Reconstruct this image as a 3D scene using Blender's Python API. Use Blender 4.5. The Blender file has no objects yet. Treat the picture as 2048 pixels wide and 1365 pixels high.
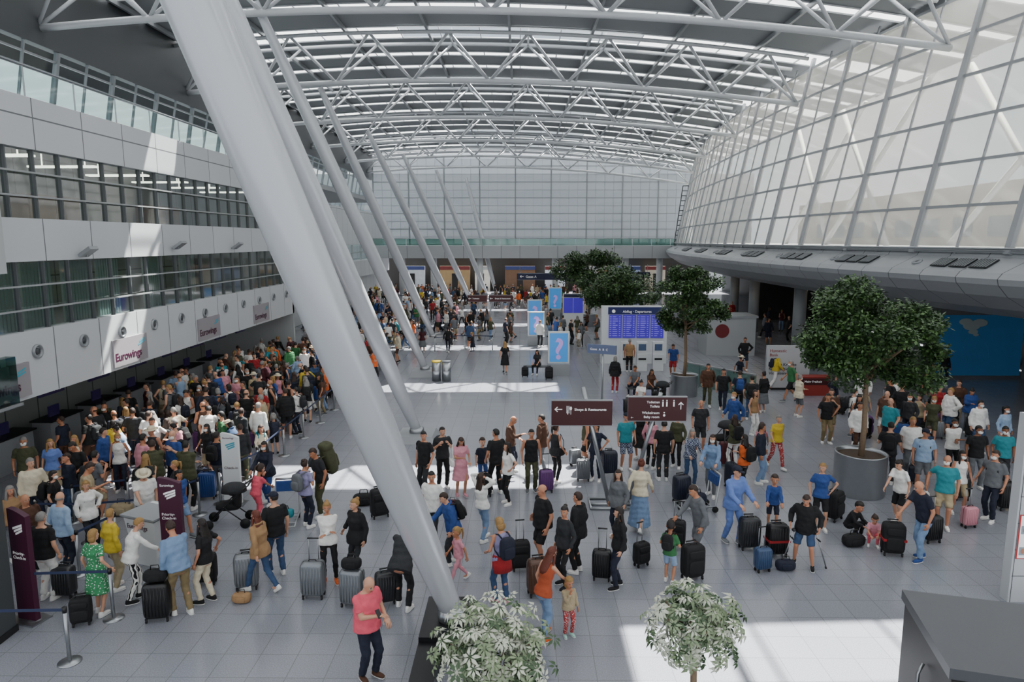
import bpy, math, random
from mathutils import Vector as V, Matrix as M
random.seed(11)
rnd=random.random
def ru(a,b): return a+(b-a)*rnd()
C=bpy.context.scene.collection
pi=math.pi; R=math.radians
# ---------------- camera model
H0=6.9; F=1365.0; TH=math.atan(202/F); PS=0.0116
fw=V((-math.sin(PS)*math.cos(TH),math.cos(PS)*math.cos(TH),-math.sin(TH)))
rt=V((math.cos(PS),math.sin(PS),0)); up=V((-math.sin(PS)*math.sin(TH),math.cos(PS)*math.sin(TH),math.cos(TH)))
CAM=V((0,0,H0))
def ray(u,v): return fw+rt*((u-1024)/F)-up*((v-682.5)/F)
def G(u,v,z=0.0):
    d=ray(u,v); t=(z-H0)/d.z; return CAM+d*t
def AT(u,v,Y):
    d=ray(u,v); return CAM+d*(Y/d.y)
cd=bpy.data.cameras.new('camera'); cam=bpy.data.objects.new('camera',cd); C.objects.link(cam)
cd.lens=24; cd.sensor_width=36; cd.clip_end=600
m=M.Identity(4)
for i in range(3): m[i][0]=rt[i]; m[i][1]=up[i]; m[i][2]=-fw[i]
m.translation=CAM; cam.matrix_world=m
bpy.context.scene.camera=cam
# ---------------- materials
def lin(h):
    h=h.lstrip('#')
    r=[int(h[i:i+2],16)/255 for i in (0,2,4)]
    return tuple(((c+.055)/1.055)**2.4 if c>.04 else c/12.92 for c in r)+(1,)
MC={}
def mat(name,h,rough=.6,metal=0,noise=0,bump=0,scale=20,emis=0):
    if name in MC: return MC[name]
    m=bpy.data.materials.new(name); m.use_nodes=True; nt=m.node_tree; b=nt.nodes['Principled BSDF']
    c=lin(h); b.inputs['Base Color'].default_value=c; b.inputs['Roughness'].default_value=rough; b.inputs['Metallic'].default_value=metal
    if emis: b.inputs['Emission Color'].default_value=c; b.inputs['Emission Strength'].default_value=emis
    if noise or bump:
        tc=nt.nodes.new('ShaderNodeTexCoord'); n=nt.nodes.new('ShaderNodeTexNoise'); n.inputs['Scale'].default_value=scale; n.inputs['Detail'].default_value=3
        nt.links.new(tc.outputs['Object'],n.inputs['Vector'])
        if noise:
            mx=nt.nodes.new('ShaderNodeMix'); mx.data_type='RGBA'; mx.inputs[6].default_value=tuple(x*(1-noise) for x in c[:3])+(1,); mx.inputs[7].default_value=tuple(min(1,x*(1+noise)) for x in c[:3])+(1,)
            nt.links.new(n.outputs['Fac'],mx.inputs[0]); nt.links.new(mx.outputs[2],b.inputs['Base Color'])
        if bump:
            bp=nt.nodes.new('ShaderNodeBump'); bp.inputs['Strength'].default_value=bump; bp.inputs['Distance'].default_value=.02
            nt.links.new(n.outputs['Fac'],bp.inputs['Height']); nt.links.new(bp.outputs['Normal'],b.inputs['Normal'])
    MC[name]=m; return m
def gridmat(name,h,h2,ax,w,hh,rough=.4,mort=.01,speck=0):
    if name in MC: return MC[name]
    m=bpy.data.materials.new(name); m.use_nodes=True; nt=m.node_tree; b=nt.nodes['Principled BSDF']; b.inputs['Roughness'].default_value=rough
    tc=nt.nodes.new('ShaderNodeTexCoord'); sp=nt.nodes.new('ShaderNodeSeparateXYZ'); cb=nt.nodes.new('ShaderNodeCombineXYZ')
    nt.links.new(tc.outputs['Object'],sp.inputs[0]); nt.links.new(sp.outputs[ax[0]],cb.inputs[0]); nt.links.new(sp.outputs[ax[1]],cb.inputs[1])
    br=nt.nodes.new('ShaderNodeTexBrick'); br.offset=0; br.inputs['Scale'].default_value=1; br.inputs['Brick Width'].default_value=w; br.inputs['Row Height'].default_value=hh
    br.inputs['Mortar Size'].default_value=mort; br.inputs['Mortar Smooth'].default_value=.1; br.inputs['Bias'].default_value=0
    c=lin(h); br.inputs['Color1'].default_value=c; br.inputs['Color2'].default_value=tuple(x*.93 for x in c[:3])+(1,); br.inputs['Mortar'].default_value=lin(h2)
    nt.links.new(cb.outputs[0],br.inputs['Vector']); out=br.outputs['Color']
    if speck:
        n=nt.nodes.new('ShaderNodeTexNoise'); n.inputs['Scale'].default_value=55; n.inputs['Detail'].default_value=4; nt.links.new(tc.outputs['Object'],n.inputs['Vector'])
        rp=nt.nodes.new('ShaderNodeMapRange'); rp.inputs[1].default_value=.3; rp.inputs[2].default_value=.7; rp.inputs[3].default_value=1-speck; rp.inputs[4].default_value=1+speck
        nt.links.new(n.outputs['Fac'],rp.inputs[0])
        mx=nt.nodes.new('ShaderNodeVectorMath'); mx.operation='SCALE'; nt.links.new(out,mx.inputs[0]); nt.links.new(rp.outputs[0],mx.inputs['Scale']); out=mx.outputs[0]
    nt.links.new(out,b.inputs['Base Color'])
    MC[name]=m; return m
def glassmat(name,h,base=.04,milky=0,mh='#ffffff',gz=.5):
    if name in MC: return MC[name]
    m=bpy.data.materials.new(name); m.use_nodes=True; nt=m.node_tree; nt.nodes.remove(nt.nodes['Principled BSDF']); out=nt.nodes['Material Output']
    t=nt.nodes.new('ShaderNodeBsdfTransparent'); t.inputs[0].default_value=lin(h)
    g=nt.nodes.new('ShaderNodeBsdfGlossy'); g.inputs['Roughness'].default_value=.05
    lw=nt.nodes.new('ShaderNodeLayerWeight'); pw=nt.nodes.new('ShaderNodeMath'); pw.operation='POWER'; pw.inputs[1].default_value=4; nt.links.new(lw.outputs['Facing'],pw.inputs[0])
    ma=nt.nodes.new('ShaderNodeMath'); ma.operation='MULTIPLY_ADD'; ma.inputs[1].default_value=gz; ma.inputs[2].default_value=base; nt.links.new(pw.outputs[0],ma.inputs[0])
    mx=nt.nodes.new('ShaderNodeMixShader'); nt.links.new(ma.outputs[0],mx.inputs[0]); nt.links.new(g.outputs[0],mx.inputs[2])
    if milky:
        d=nt.nodes.new('ShaderNodeBsdfTranslucent'); d.inputs[0].default_value=lin(mh); d2=nt.nodes.new('ShaderNodeBsdfDiffuse'); d2.inputs[0].default_value=lin(mh)
        a=nt.nodes.new('ShaderNodeMixShader'); a.inputs[0].default_value=.35; nt.links.new(d.outputs[0],a.inputs[1]); nt.links.new(d2.outputs[0],a.inputs[2])
        m2=nt.nodes.new('ShaderNodeMixShader'); m2.inputs[0].default_value=milky; nt.links.new(t.outputs[0],m2.inputs[1]); nt.links.new(a.outputs[0],m2.inputs[2]); nt.links.new(m2.outputs[0],mx.inputs[1])
    else: nt.links.new(t.outputs[0],mx.inputs[1])
    nt.links.new(mx.outputs[0],out.inputs[0]); MC[name]=m; return m
COL={'black':'#0d0d0f','white':'#e2e0db','grey':'#5f6266','navy':'#141a2c','blue':'#24437f','light blue':'#8ea6c2','red':'#95181f','maroon':'#45101b','pink':'#c98894','coral':'#dc5668','yellow':'#c4a92e','orange':'#cc5a22','green':'#2f6a3c','olive':'#3f4129','teal':'#23808a','beige':'#a39374','brown':'#4c3020','cream':'#cfc4aa','charcoal':'#222427','denim':'#2f4768','khaki':'#7c6c4c','purple':'#5a2f68','tan':'#94734f','rust':'#a04624','lavender':'#8a85a8','mint':'#a6cfc0','pale denim':'#6f88a8','periwinkle':'#6079b6','silver':'#7c8084'}
def cl(n):
    if n in ('dotted green','striped','floral','plaid'):
        k='cloth_'+n.replace(' ','_')
        if k in MC: return MC[k]
        m=mat(k,'#ffffff',.85); nt=m.node_tree; b=nt.nodes['Principled BSDF']; tc=nt.nodes.new('ShaderNodeTexCoord'); rp=nt.nodes.new('ShaderNodeValToRGB'); rp.color_ramp.interpolation='CONSTANT'
        if n=='striped':
            t=nt.nodes.new('ShaderNodeTexWave'); t.bands_direction='X'; t.inputs['Scale'].default_value=9; t.inputs['Distortion'].default_value=1; o=t.outputs['Fac']; a,bb,s='#101014','#e8e6e0',.5
        elif n=='plaid':
            t=nt.nodes.new('ShaderNodeTexChecker'); t.inputs['Scale'].default_value=24; o=t.outputs['Fac']; a,bb,s='#2a3552','#8a909c',.5
        else:
            t=nt.nodes.new('ShaderNodeTexVoronoi'); t.inputs['Scale'].default_value=24; o=t.outputs['Distance']; a,bb,s=('#cfd8cc','#2f8050',.28) if n!='floral' else ('#e0d0cc','#a03838',.3)
        nt.links.new(tc.outputs['Object'],t.inputs['Vector']); nt.links.new(o,rp.inputs[0]); rp.color_ramp.elements[0].color=lin(a); rp.color_ramp.elements[1].color=lin(bb); rp.color_ramp.elements[1].position=s
        nt.links.new(rp.outputs[0],b.inputs['Base Color']); return m
    return mat('cloth_'+n.replace(' ','_'),COL[n],.85,noise=.2,bump=.9,scale=10)
HAIR={'black':'#0f0c0a','brown':'#2e1c11','blond':'#92703f','grey':'#7f7c78','auburn':'#5a2513','dark brown':'#1a110c','white':'#c0bdb6'}
def hm(n): return mat('hair_'+n.replace(' ','_'),HAIR[n],.6,noise=.35,bump=.5,scale=60)
SK=['#b97f62','#ad7252','#c49276','#855337','#623a26','#b47b5b']
def sm(i): return mat('skin_%d'%i,SK[i],.5,noise=.04,scale=30)
STEEL=mat('steel','#a0a3a6',.3,.9,noise=.05,scale=8); DARK=mat('dark_plastic','#0f0f11',.4); RUB=mat('rubber','#0d0d0d',.7)
WHITEM=mat('white_paint','#d4d6d6',.45); GREYM=mat('grey_paint','#8e9194',.45); 
# ---------------- mesh builder
class MB:
    def __init__(s): s.v=[];s.f=[];s.m=[]
    def add(s,vs,fs,mi=0):
        o=len(s.v); s.v+= [tuple(x) for x in vs]
        for f in fs: s.f.append(tuple(i+o for i in f)); s.m.append(mi)
        return s
    def loft(s,rs,mi=0,caps=True):
        n=len(rs[0]); vs=[p for r in rs for p in r]; fs=[]
        for k in range(len(rs)-1):
            for i in range(n): j=(i+1)%n; fs.append((k*n+i,k*n+j,(k+1)*n+j,(k+1)*n+i))
        if caps: fs.append(tuple(range(n))[::-1]); fs.append(tuple(range((len(rs)-1)*n,len(rs)*n)))
        return s.add(vs,fs,mi)
    def path(s,ps,r,n=8,mi=0):
        ps=[V(p) for p in ps]; r=r if isinstance(r,(list,tuple)) else [r]*len(ps); rs=[]
        ref=None
        for k,p in enumerate(ps):
            d=(ps[min(k+1,len(ps)-1)]-ps[max(k-1,0)]).normalized()
            if ref is None: ref=V((1,0,0)) if abs(d.x)<.8 else V((0,1,0))
            a=(ref-d*ref.dot(d)).normalized(); b=d.cross(a); ref=a
            rs.append([p+a*math.cos(2*pi*i/n)*r[k]+b*math.sin(2*pi*i/n)*r[k] for i in range(n)])
        return s.loft(rs,mi)
    def tube(s,p0,p1,r0,r1=None,n=8,mi=0): return s.path([p0,p1],[r0,r0 if r1 is None else r1],n,mi)
    def ell(s,c,r,nu=12,nv=8,e=1,mi=0,fn=None,mt=None):
        c=V(c); vs=[];fs=[]
        def sp(x): return math.copysign(abs(x)**e,x)
        vs.append(V((0,0,-1)))
        for j in range(1,nv):
            ph=-pi/2+pi*j/nv
            for i in range(nu):
                t=2*pi*i/nu; vs.append(V((sp(math.cos(ph))*sp(math.cos(t)),sp(math.cos(ph))*sp(math.sin(t)),sp(math.sin(ph)))))
        vs.append(V((0,0,1)))
        for i in range(nu): fs.append((0,1+(i+1)%nu,1+i))
        for j in range(nv-2):
            for i in range(nu):
                a=1+j*nu;b=a+nu;k=(i+1)%nu; fs.append((a+i,a+k,b+k,b+i))
        l=len(vs)-1;a=1+(nv-2)*nu
        for i in range(nu): fs.append((a+i,a+(i+1)%nu,l))
        o=[]
        for p in vs:
            k=fn(p) if fn else 1
            q=c+V((p.x*r[0]*k,p.y*r[1]*k,p.z*r[2]*k)); o.append(mt@q if mt else q)
        return s.add(o,fs,mi)
    def box(s,a,b,mi=0,mt=None):
        vs=[V((x,y,z)) for x in (a[0],b[0]) for y in (a[1],b[1]) for z in (a[2],b[2])]
        if mt: vs=[mt@p for p in vs]
        return s.add(vs,[(0,1,3,2),(4,6,7,5),(0,4,5,1),(2,3,7,6),(0,2,6,4),(1,5,7,3)],mi)
    def beam(s,p0,p1,w,h,mi=0,upv=V((0,0,1))):
        p0=V(p0);p1=V(p1);d=(p1-p0).normalized(); a=d.cross(upv); 
        if a.length<1e-3: a=d.cross(V((0,1,0)))
        a.normalize(); b=a.cross(d)
        q=[a*w/2*i+b*h/2*j for i,j in ((-1,-1),(1,-1),(1,1),(-1,1))]
        return s.loft([[p0+x for x in q],[p1+x for x in q]],mi)
    def mesh(s,name,mats,smooth=False):
        me=bpy.data.meshes.new(name); me.from_pydata(s.v,[],s.f)
        for x in mats: me.materials.append(x)
        me.polygons.foreach_set('material_index',s.m)
        if smooth: me.polygons.foreach_set('use_smooth',[True]*len(s.f))
        me.update(); return me
    def build(s,name,mats,parent=None,smooth=False,kind=None):
        if not isinstance(mats,(list,tuple)): mats=[mats]
        o=bpy.data.objects.new(name,s.mesh(name,mats,smooth)); C.objects.link(o)
        if parent: o.parent=parent
        if kind: o['kind']=kind
        return o
def tag(o,label,cat,group=None):
    o['label']=label; o['category']=cat
    if group: o['group']=group
    return o
def thing(name,label,cat,loc=(0,0,0),rz=0,group=None,sc=1):
    o=bpy.data.objects.new(name,None); C.objects.link(o); o.location=loc; o.rotation_euler=(0,0,rz); o.scale=(sc,)*3; o.empty_display_size=.1
    return tag(o,label,cat,group)
def inst(name,me,parent,mm=None,mt=None):
    o=bpy.data.objects.new(name,me); C.objects.link(o); o.parent=parent
    if mm: o.material_slots[0].link='OBJECT'; o.material_slots[0].material=mm
    if mt is not None: o.matrix_basis=mt
    return o
TX=[]
def text(s,size,mm,parent,loc,rot=(pi/2,0,0),al='LEFT',name='lettering',bold=0):
    if parent:
        for ch in parent.children:
            if ch.name.split('.')[0] in('sign_panel','panel','poster','header_panel','screen','wall'): parent=ch; break
    c=bpy.data.curves.new(name,'FONT'); c.body=s; c.size=size; c.extrude=.002; c.align_x=al; c.offset=bold
    c.materials.append(mm); o=bpy.data.objects.new(name,c); C.objects.link(o)
    if parent: o.parent=parent
    o.location=loc; o.rotation_euler=rot; TX.append(o); return o
# ================= PEOPLE =================
POSES={
 'stand':dict(L=(.25,-.03,.89),R=(-.25,-.06,.9)),
 'relax':dict(L=(.26,-.1,.93),R=(-.24,-.02,.88),FL=(.12,-.08),FR=(-.1,.05),hy=25),
 'phone':dict(L=(.2,-.22,1.02),R=(-.06,-.33,1.2),hp=28,FL=(.1,-.04),FR=(-.1,.04)),
 'pull':dict(L=(.25,-.05,.9),R=(-.36,.02,1.0),FL=(.1,-.08),FR=(-.1,.06),hy=-15),
 'push':dict(L=(.2,-.42,1.04),R=(-.2,-.42,1.04),lean=6,FL=(.1,-.12),FR=(-.1,.12)),
 'walk':dict(L=(.26,.14,.92),R=(-.25,-.24,.95),lean=4,FL=(.08,-.3),FR=(-.08,.32,.15)),
 'cross':dict(L=(-.06,-.24,1.14),R=(.06,-.22,1.18),FL=(.13,0),FR=(-.1,.03)),
 'strap':dict(L=(.14,-.17,1.3),R=(-.14,-.17,1.3),FL=(.1,-.05),FR=(-.11,.03),hy=15),
 'reach':dict(L=(.24,-.12,.88),R=(-.12,-.5,1.0),lean=14,hp=18,FL=(.1,-.12),FR=(-.1,.1)),
 'bend':dict(L=(.12,-.5,.72),R=(-.14,-.52,.74),lean=42,hp=15,FL=(.12,-.05),FR=(-.12,.1),hip=(0,.12,.9)),
 'sit':dict(L=(.14,-.4,.62),R=(-.14,-.38,.62),hip=(0,0,.52),FL=(.12,-.45),FR=(-.12,-.42),hp=15,lean=4),
 'crouch':dict(L=(.1,-.42,.5),R=(-.12,-.42,.48),hip=(0,.12,.34),FL=(.13,-.18),FR=(-.13,-.12),lean=22,hp=15),
 'armsup':dict(L=(.13,-.0,1.66),R=(-.13,.02,1.64),lean=-5,FL=(.08,-.2),FR=(-.1,.12),hint=(1.2,-.3,.1)),
 'hip':dict(L=(.22,-.04,1.03),R=(-.25,-.05,.9),FL=(.13,-.03),FR=(-.08,.03),hint=(1,.4,0),hy=-20),
 'face':dict(L=(.26,-.03,.89),R=(-.05,-.2,1.42),hp=8),
 'wide':dict(L=(.3,-.16,1.0),R=(-.3,-.12,1.0),FL=(.2,-.1),FR=(-.2,.05),lean=12,hp=20),
}
BD={
 'm':dict(sh=.18,zs=1,hs=1,ar=1,lr=1,rg=[(.79,.10,.09),(.87,.16,.112),(.95,.168,.118),(1.08,.152,.112),(1.22,.168,.12),(1.34,.182,.118),(1.42,.16,.092),(1.47,.085,.068)]),
 'f':dict(sh=.15,zs=1,hs=.97,ar=.82,lr=.92,rg=[(.79,.10,.09),(.87,.165,.116),(.95,.166,.118),(1.08,.122,.092),(1.2,.135,.108),(1.29,.148,.128),(1.36,.145,.098),(1.42,.125,.078),(1.47,.06,.055)]),
 'b':dict(sh=.185,zs=1,hs=1.02,ar=1.12,lr=1.1,rg=[(.79,.11,.1),(.87,.185,.14),(.95,.195,.165),(1.08,.19,.18),(1.2,.19,.165),(1.34,.195,.135),(1.42,.165,.1),(1.47,.09,.07)]),
 'c':dict(sh=.15,zs=.935,hs=1.36,ar=.95,lr=.92,rg=[(.79,.10,.09),(.87,.15,.115),(.95,.15,.12),(1.08,.14,.115),(1.22,.148,.115),(1.34,.155,.11),(1.42,.14,.09),(1.47,.08,.07)]),
}
def ik(a,t,l1,l2,hint):
    d=t-a; L=d.length; mx=(l1+l2)*.995
    if L>mx: t=a+d*(mx/L); d=t-a; L=mx
    x=(l1*l1-l2*l2+L*L)/(2*L); h=math.sqrt(max(0,l1*l1-x*x)); n=d.normalized()
    q=hint-n*hint.dot(n); q.normalize(); return a+n*x+q*h, t
SKC={}
def skel(pose,bd):
    k=(pose,bd)
    if k in SKC: return SKC[k]
    p=POSES[pose]; b=BD[bd]; zs=b['zs']; hip=V(p.get('hip',(0,0,.93))); 
    if 'hip' not in p: hip.z=.93*zs
    lean=R(p.get('lean',0))
    T=M.Translation(hip)@M.Rotation(lean,4,'X')@M.Translation((0,0,-.93*zs))
    s=dict(T=T,b=b,zs=zs)
    nk=T@V((0,.0,1.48*zs)); hs=b['hs']
    s['neck']=nk; s['H']=M.Translation(nk)@M.Rotation(lean*.4+R(p.get('hp',4)),4,'X')@M.Rotation(R(p.get('hy',0)),4,'Z')@M.Translation((0,-.015,.15*hs-.002))@M.Scale(hs,4)
    for sd,x in (('L',1),('R',-1)):
        sh=T@V((x*b['sh'],0,1.405*zs)); h=p.get('hint',(.5,.7,-.6)); t=V(p[sd]); 
        if zs!=1 and 'hip' not in p: t.z*=zs
        el,wr=ik(sh,t,.285*zs,.255*zs,V((x*h[0],h[1],h[2]))); s['sh'+sd],s['el'+sd],s['wr'+sd]=sh,el,wr
        hj=hip+V((x*.088,0,-.03)); ft=p.get('F'+sd,(x*.1,0)); an=V((ft[0],ft[1],ft[2] if len(ft)>2 else .085))
        kn,an=ik(hj,an,.435*zs,.415*zs,V((x*.12,-1,.15))); s['hp'+sd],s['kn'+sd],s['an'+sd]=hj,kn,an; s['up'+sd]=len(ft)>2
    SKC[k]=s; return s
def ringz(s,z,w,d,n=16):
    return [s['T']@V((w*math.cos(2*pi*i/n),d*math.sin(2*pi*i/n),z*s['zs'])) for i in range(n)]
def cap(mb,a,b,ra,rb,n=10,mi=0,fl=False):
    mb.tube(a,b,ra,rb,n,mi); mb.ell(a,(ra,)*3,n,6,mi=mi)
    if not fl: mb.ell(b,(rb,)*3,n,6,mi=mi)
def handgeo(mb,s,sd,mi=0):
    x=1 if sd=='L' else -1; w=s['wr'+sd]; d=(w-s['el'+sd]).normalized(); nrm=V((-x,0,0)) if abs(d.z)>.6 else V((0,0,-1))
    nrm=(nrm-d*nrm.dot(d)).normalized(); a=d.cross(nrm)
    fo=V((0,-1,0)) if abs(d.z)>.6 else V((-x,0,0))
    if a.dot(fo)<0: a=-a
    m=M.Identity(4)
    for i in range(3): m[i][0]=a[i]; m[i][1]=d[i]; m[i][2]=nrm[i]
    m.translation=w; k=s['b']['ar']*1.05; m=m@M.Scale(k,4)
    mb.ell((0,.045,0),(.042,.055,.017),8,6,.8,mi,mt=m)
    for fx,L in ((.03,.07),(.01,.08),(-.011,.074),(-.03,.058)):
        mb.path([m@V((fx,.085,0)),m@V((fx*1.05,.085+L*.5,.008)),m@V((fx*1.05,.085+L*.82,.008+L*.42))],[.0095*k,.009*k,.0065*k],5,mi)
    mb.path([m@V((.03,.02,.004)),m@V((.056,.05,.012)),m@V((.06,.082,.022))],[.012*k,.0105*k,.007*k],5,mi)
def g_body(s,mb,lod=False):
    b=s['b']; n=8 if lod else 16
    mb.loft([ringz(s,z,w*.95,d*.95,n) for z,w,d in b['rg']])
    mb.tube(s['T']@V((0,.01,1.44*s['zs'])),s['H']@V((0,.01,-.06)),.058*b['ar'],.052*b['ar'],10)
    H=s['H']
    if lod: mb.ell((0,0,0),(.073,.09,.115),8,6,mt=H)
    else:
        mb.ell((0,.01,.02),(.076,.096,.098),14,10,mt=H); mb.ell((0,-.02,-.045),(.058,.072,.072),12,8,mt=H)
        mb.ell((0,-.097,-.018),(.013,.02,.026),8,6,mt=H); mb.ell((0,-.062,-.1),(.026,.026,.018),8,6,mt=H)
        for x in (1,-1): mb.ell((x*.078,.012,-.012),(.013,.022,.032),8,6,mt=H)
    a=b['ar']; l=b['lr']; n=8 if lod else 10
    for sd in 'LR':
        cap(mb,s['sh'+sd],s['el'+sd],.052*a,.041*a,n); cap(mb,s['el'+sd],s['wr'+sd],.041*a,.027*a,n)
        cap(mb,s['hp'+sd],s['kn'+sd],.082*l,.054*l,n); mid=s['kn'+sd].lerp(s['an'+sd],.3)+V((0,.012,0))
        mb.path([s['kn'+sd],mid,s['an'+sd]],[.05*l,.054*l,.034*l],n); an=s['an'+sd]
        if not lod: mb.ell(an+V((0,-.05,-.05)),(.035,.1,.03),10,6)
def g_top(s,mb,kind):
    b=s['b']; inf={'tee':.016,'vest':.012,'long':.018,'jacket':.03,'dress':.016}[kind]; n=18
    rg=[r for r in b['rg'] if r[0]>1.0]; w0,d0=b['rg'][2][1:]
    lo=[(.86 if kind!='jacket' else .8,w0+inf+.006,d0+inf+.006),(.95,w0+inf,d0+inf)]
    rs=[]
    if kind=='dress':
        for z,f in ((.48,1.5),(.62,1.38),(.78,1.2)): rs.append([s['T']@V((w0*f*math.cos(2*pi*i/n)*(1+.05*math.sin(i*2.5)),d0*f*1.05*math.sin(2*pi*i/n)*(1+.05*math.sin(i*2.5)),z*s['zs'])) for i in range(n)])
        lo=lo[1:]
    for z,w,d in lo+rg:
        k=inf if z<1.45 else inf*.3
        if kind in('tee','long','jacket') and 1.05<z<1.3: k+=.01
        rs.append(ringz(s,z if z<1.46 else 1.465,w+k,d+k,n))
    mb.loft(rs); a=b['ar']
    for sd in 'LR':
        sh,el,wr=s['sh'+sd],s['el'+sd],s['wr'+sd]; q=inf*.75
        if kind in('tee','dress'):
            mb.ell(sh,(.052*a+q,)*3,12,8); mb.tube(sh,sh.lerp(el,.72),.052*a+q,.05*a+q,12)
        elif kind in('long','jacket'):
            cap(mb,sh,el,.052*a+q,.044*a+q,12); mb.tube(el,el.lerp(wr,.96),.044*a+q,.032*a+q,12)
    if kind=='jacket': mb.path([s['T']@V((.085*math.cos(t),.02+.07*math.sin(t),1.485*s['zs'])) for t in [i*pi/8 for i in range(-1,10)]],.025,8)
def g_bot(s,mb,kind):
    b=s['b']; l=b['lr']; w0,d0=b['rg'][2][1:]
    mb.loft([ringz(s,.8,.11,.1),ringz(s,.87,w0+.006,d0+.006),ringz(s,.95,w0+.01,d0+.01),ringz(s,1.03,b['rg'][3][1]+.018,b['rg'][3][2]+.016)])
    if kind in('skirt','long skirt'):
        an=(s['anL']+s['anR'])/2; hz=.42 if kind=='skirt' else .14; n=20; rs=[]
        for k in range(6):
            t=k/5; z=.95+(hz-.95)*t; c=V((an.x*t*.8,an.y*t*.8,0)); w=w0+.012+.1*t; d=d0+.012+.12*t
            rs.append([c+V((w*math.cos(2*pi*i/n)*(1+.05*t*math.sin(i*2.8)),d*math.sin(2*pi*i/n)*(1+.05*t*math.sin(i*2.8)),z*s['zs'])) for i in range(n)])
        mb.loft(rs[::-1]); return
    for sd in 'LR':
        hj,kn,an=s['hp'+sd],s['kn'+sd],s['an'+sd]
        if kind=='shorts': cap(mb,hj,hj.lerp(kn,.9),.094*l,.084*l,12,fl=True)
        elif kind=='leggings':
            cap(mb,hj,kn,.088*l,.061*l,12); mb.path([kn,kn.lerp(an,.3)+V((0,.012,0)),kn.lerp(an,.95)],[.06*l,.062*l,.044*l],12)
        else:
            cap(mb,hj,kn,.094*l,.07*l,12); mb.path([kn,kn.lerp(an,.5),kn.lerp(an,.97)],[.069*l,.064*l,.058*l],12)
def g_shoe(s,mb,sd):
    an=s['an'+sd]; x=1 if sd=='L' else -1
    m=M.Translation(an)@M.Rotation(R(38 if s['up'+sd] else 0),4,'X')@M.Rotation(R(x*10),4,'Z')
    mb.ell((0,-.055,-.045),(.044,.13,.036),12,8,.75,mt=m); mb.ell((0,.015,-.02),(.04,.055,.05),10,6,.9,mt=m)
    mb.ell((0,-.055,-.074),(.047,.135,.011),12,4,.6,1,mt=m)
def g_hair(s,mb,st):
    H=s['H']
    def cut(q):
        def f(p):
            if p.y<-.15 and p.z<.42: return .8
            if p.z<q: return .8
            return 1
        return f
    if st=='bald': return mb.ell((0,.014,.0),(.08,.1,.085),14,10,mt=H,fn=lambda p: 1 if (p.y>-.1 and -.55<p.z<.25) else .8)
    if st=='short': mb.ell((0,.012,.02),(.084,.104,.11),16,12,mt=H,fn=cut(-.55))
    elif st=='bob':
        mb.ell((0,.012,.018),(.09,.108,.115),16,12,mt=H,fn=cut(-.95)); mb.ell((0,.035,-.06),(.095,.075,.095),14,8,mt=H,fn=lambda p:.75 if p.y<-.4 else 1)
    else:
        mb.ell((0,.012,.02),(.086,.106,.112),16,12,mt=H,fn=cut(-.8))
        if st=='long':
            rs=[]
            for z,w,d,y in ((.05,.07,.05,.05),(-.05,.09,.05,.05),(-.15,.1,.045,.06),(-.25,.105,.035,.085),(-.34,.09,.028,.1),(-.4,.05,.015,.1)):
                rs.append([H@V((w*math.cos(2*pi*i/14),y+d*math.sin(2*pi*i/14),z)) for i in range(14)])
            mb.loft(rs)
            for x in (1,-1): mb.path([H@V((x*.078,0,.02)),H@V((x*.085,-.01,-.08)),H@V((x*.1,-.02,-.2)),H@V((x*.09,-.04,-.3))],[.02,.026,.026,.012],8)
        elif st=='pony': mb.path([H@V((0,.1,.06)),H@V((0,.15,.04)),H@V((0,.155,-.06)),H@V((0,.13,-.2))],[.025,.032,.03,.01],8)
        elif st=='bun': mb.ell((0,.08,.1),(.045,.045,.045),10,8,mt=H)
def g_head(s,mb,k):
    H=s['H']
    if k=='mask':
        mb.ell((0,-.03,-.052),(.066,.078,.056),14,10,.9,mt=H,fn=lambda p:.7 if p.y>.1 else 1)
        for x in (1,-1): mb.tube(H@V((x*.06,-.05,-.03)),H@V((x*.086,.02,-.005)),.003,n=4)
    elif k=='cap':
        mb.ell((0,.01,.05),(.09,.11,.085),14,8,mt=H,fn=lambda p:1 if p.z>-.1 else .7); mb.ell((0,-.12,.045),(.065,.075,.01),12,4,mt=H)
    elif k=='hat':
        mb.ell((0,.01,.07),(.088,.105,.075),14,8,.8,mt=H); mb.ell((0,.01,.045),(.17,.19,.01),18,4,mt=H)
PROTO={}; NEED={}
def need(*k): NEED[k]=1
PEOPLE=[]; USED=set()
TN={'tee':'t-shirt','polo':'polo shirt','long':'long-sleeved top','shirt':'shirt','jacket':'jacket','hoodie':'hoodie','dress':'dress','vest':'sleeveless top'}
TK={'polo':'tee','shirt':'long','hoodie':'jacket'}
BK={'jeans':'trousers'}
PW={'phone':'looking at a phone','pull':'holding a case handle','push':'with both arms forward','walk':'mid-stride','cross':'with folded arms','reach':'reaching forward','bend':'bending forward','sit':'sitting','crouch':'crouching','armsup':'with hands raised','hip':'with one hand on hip'}
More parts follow.
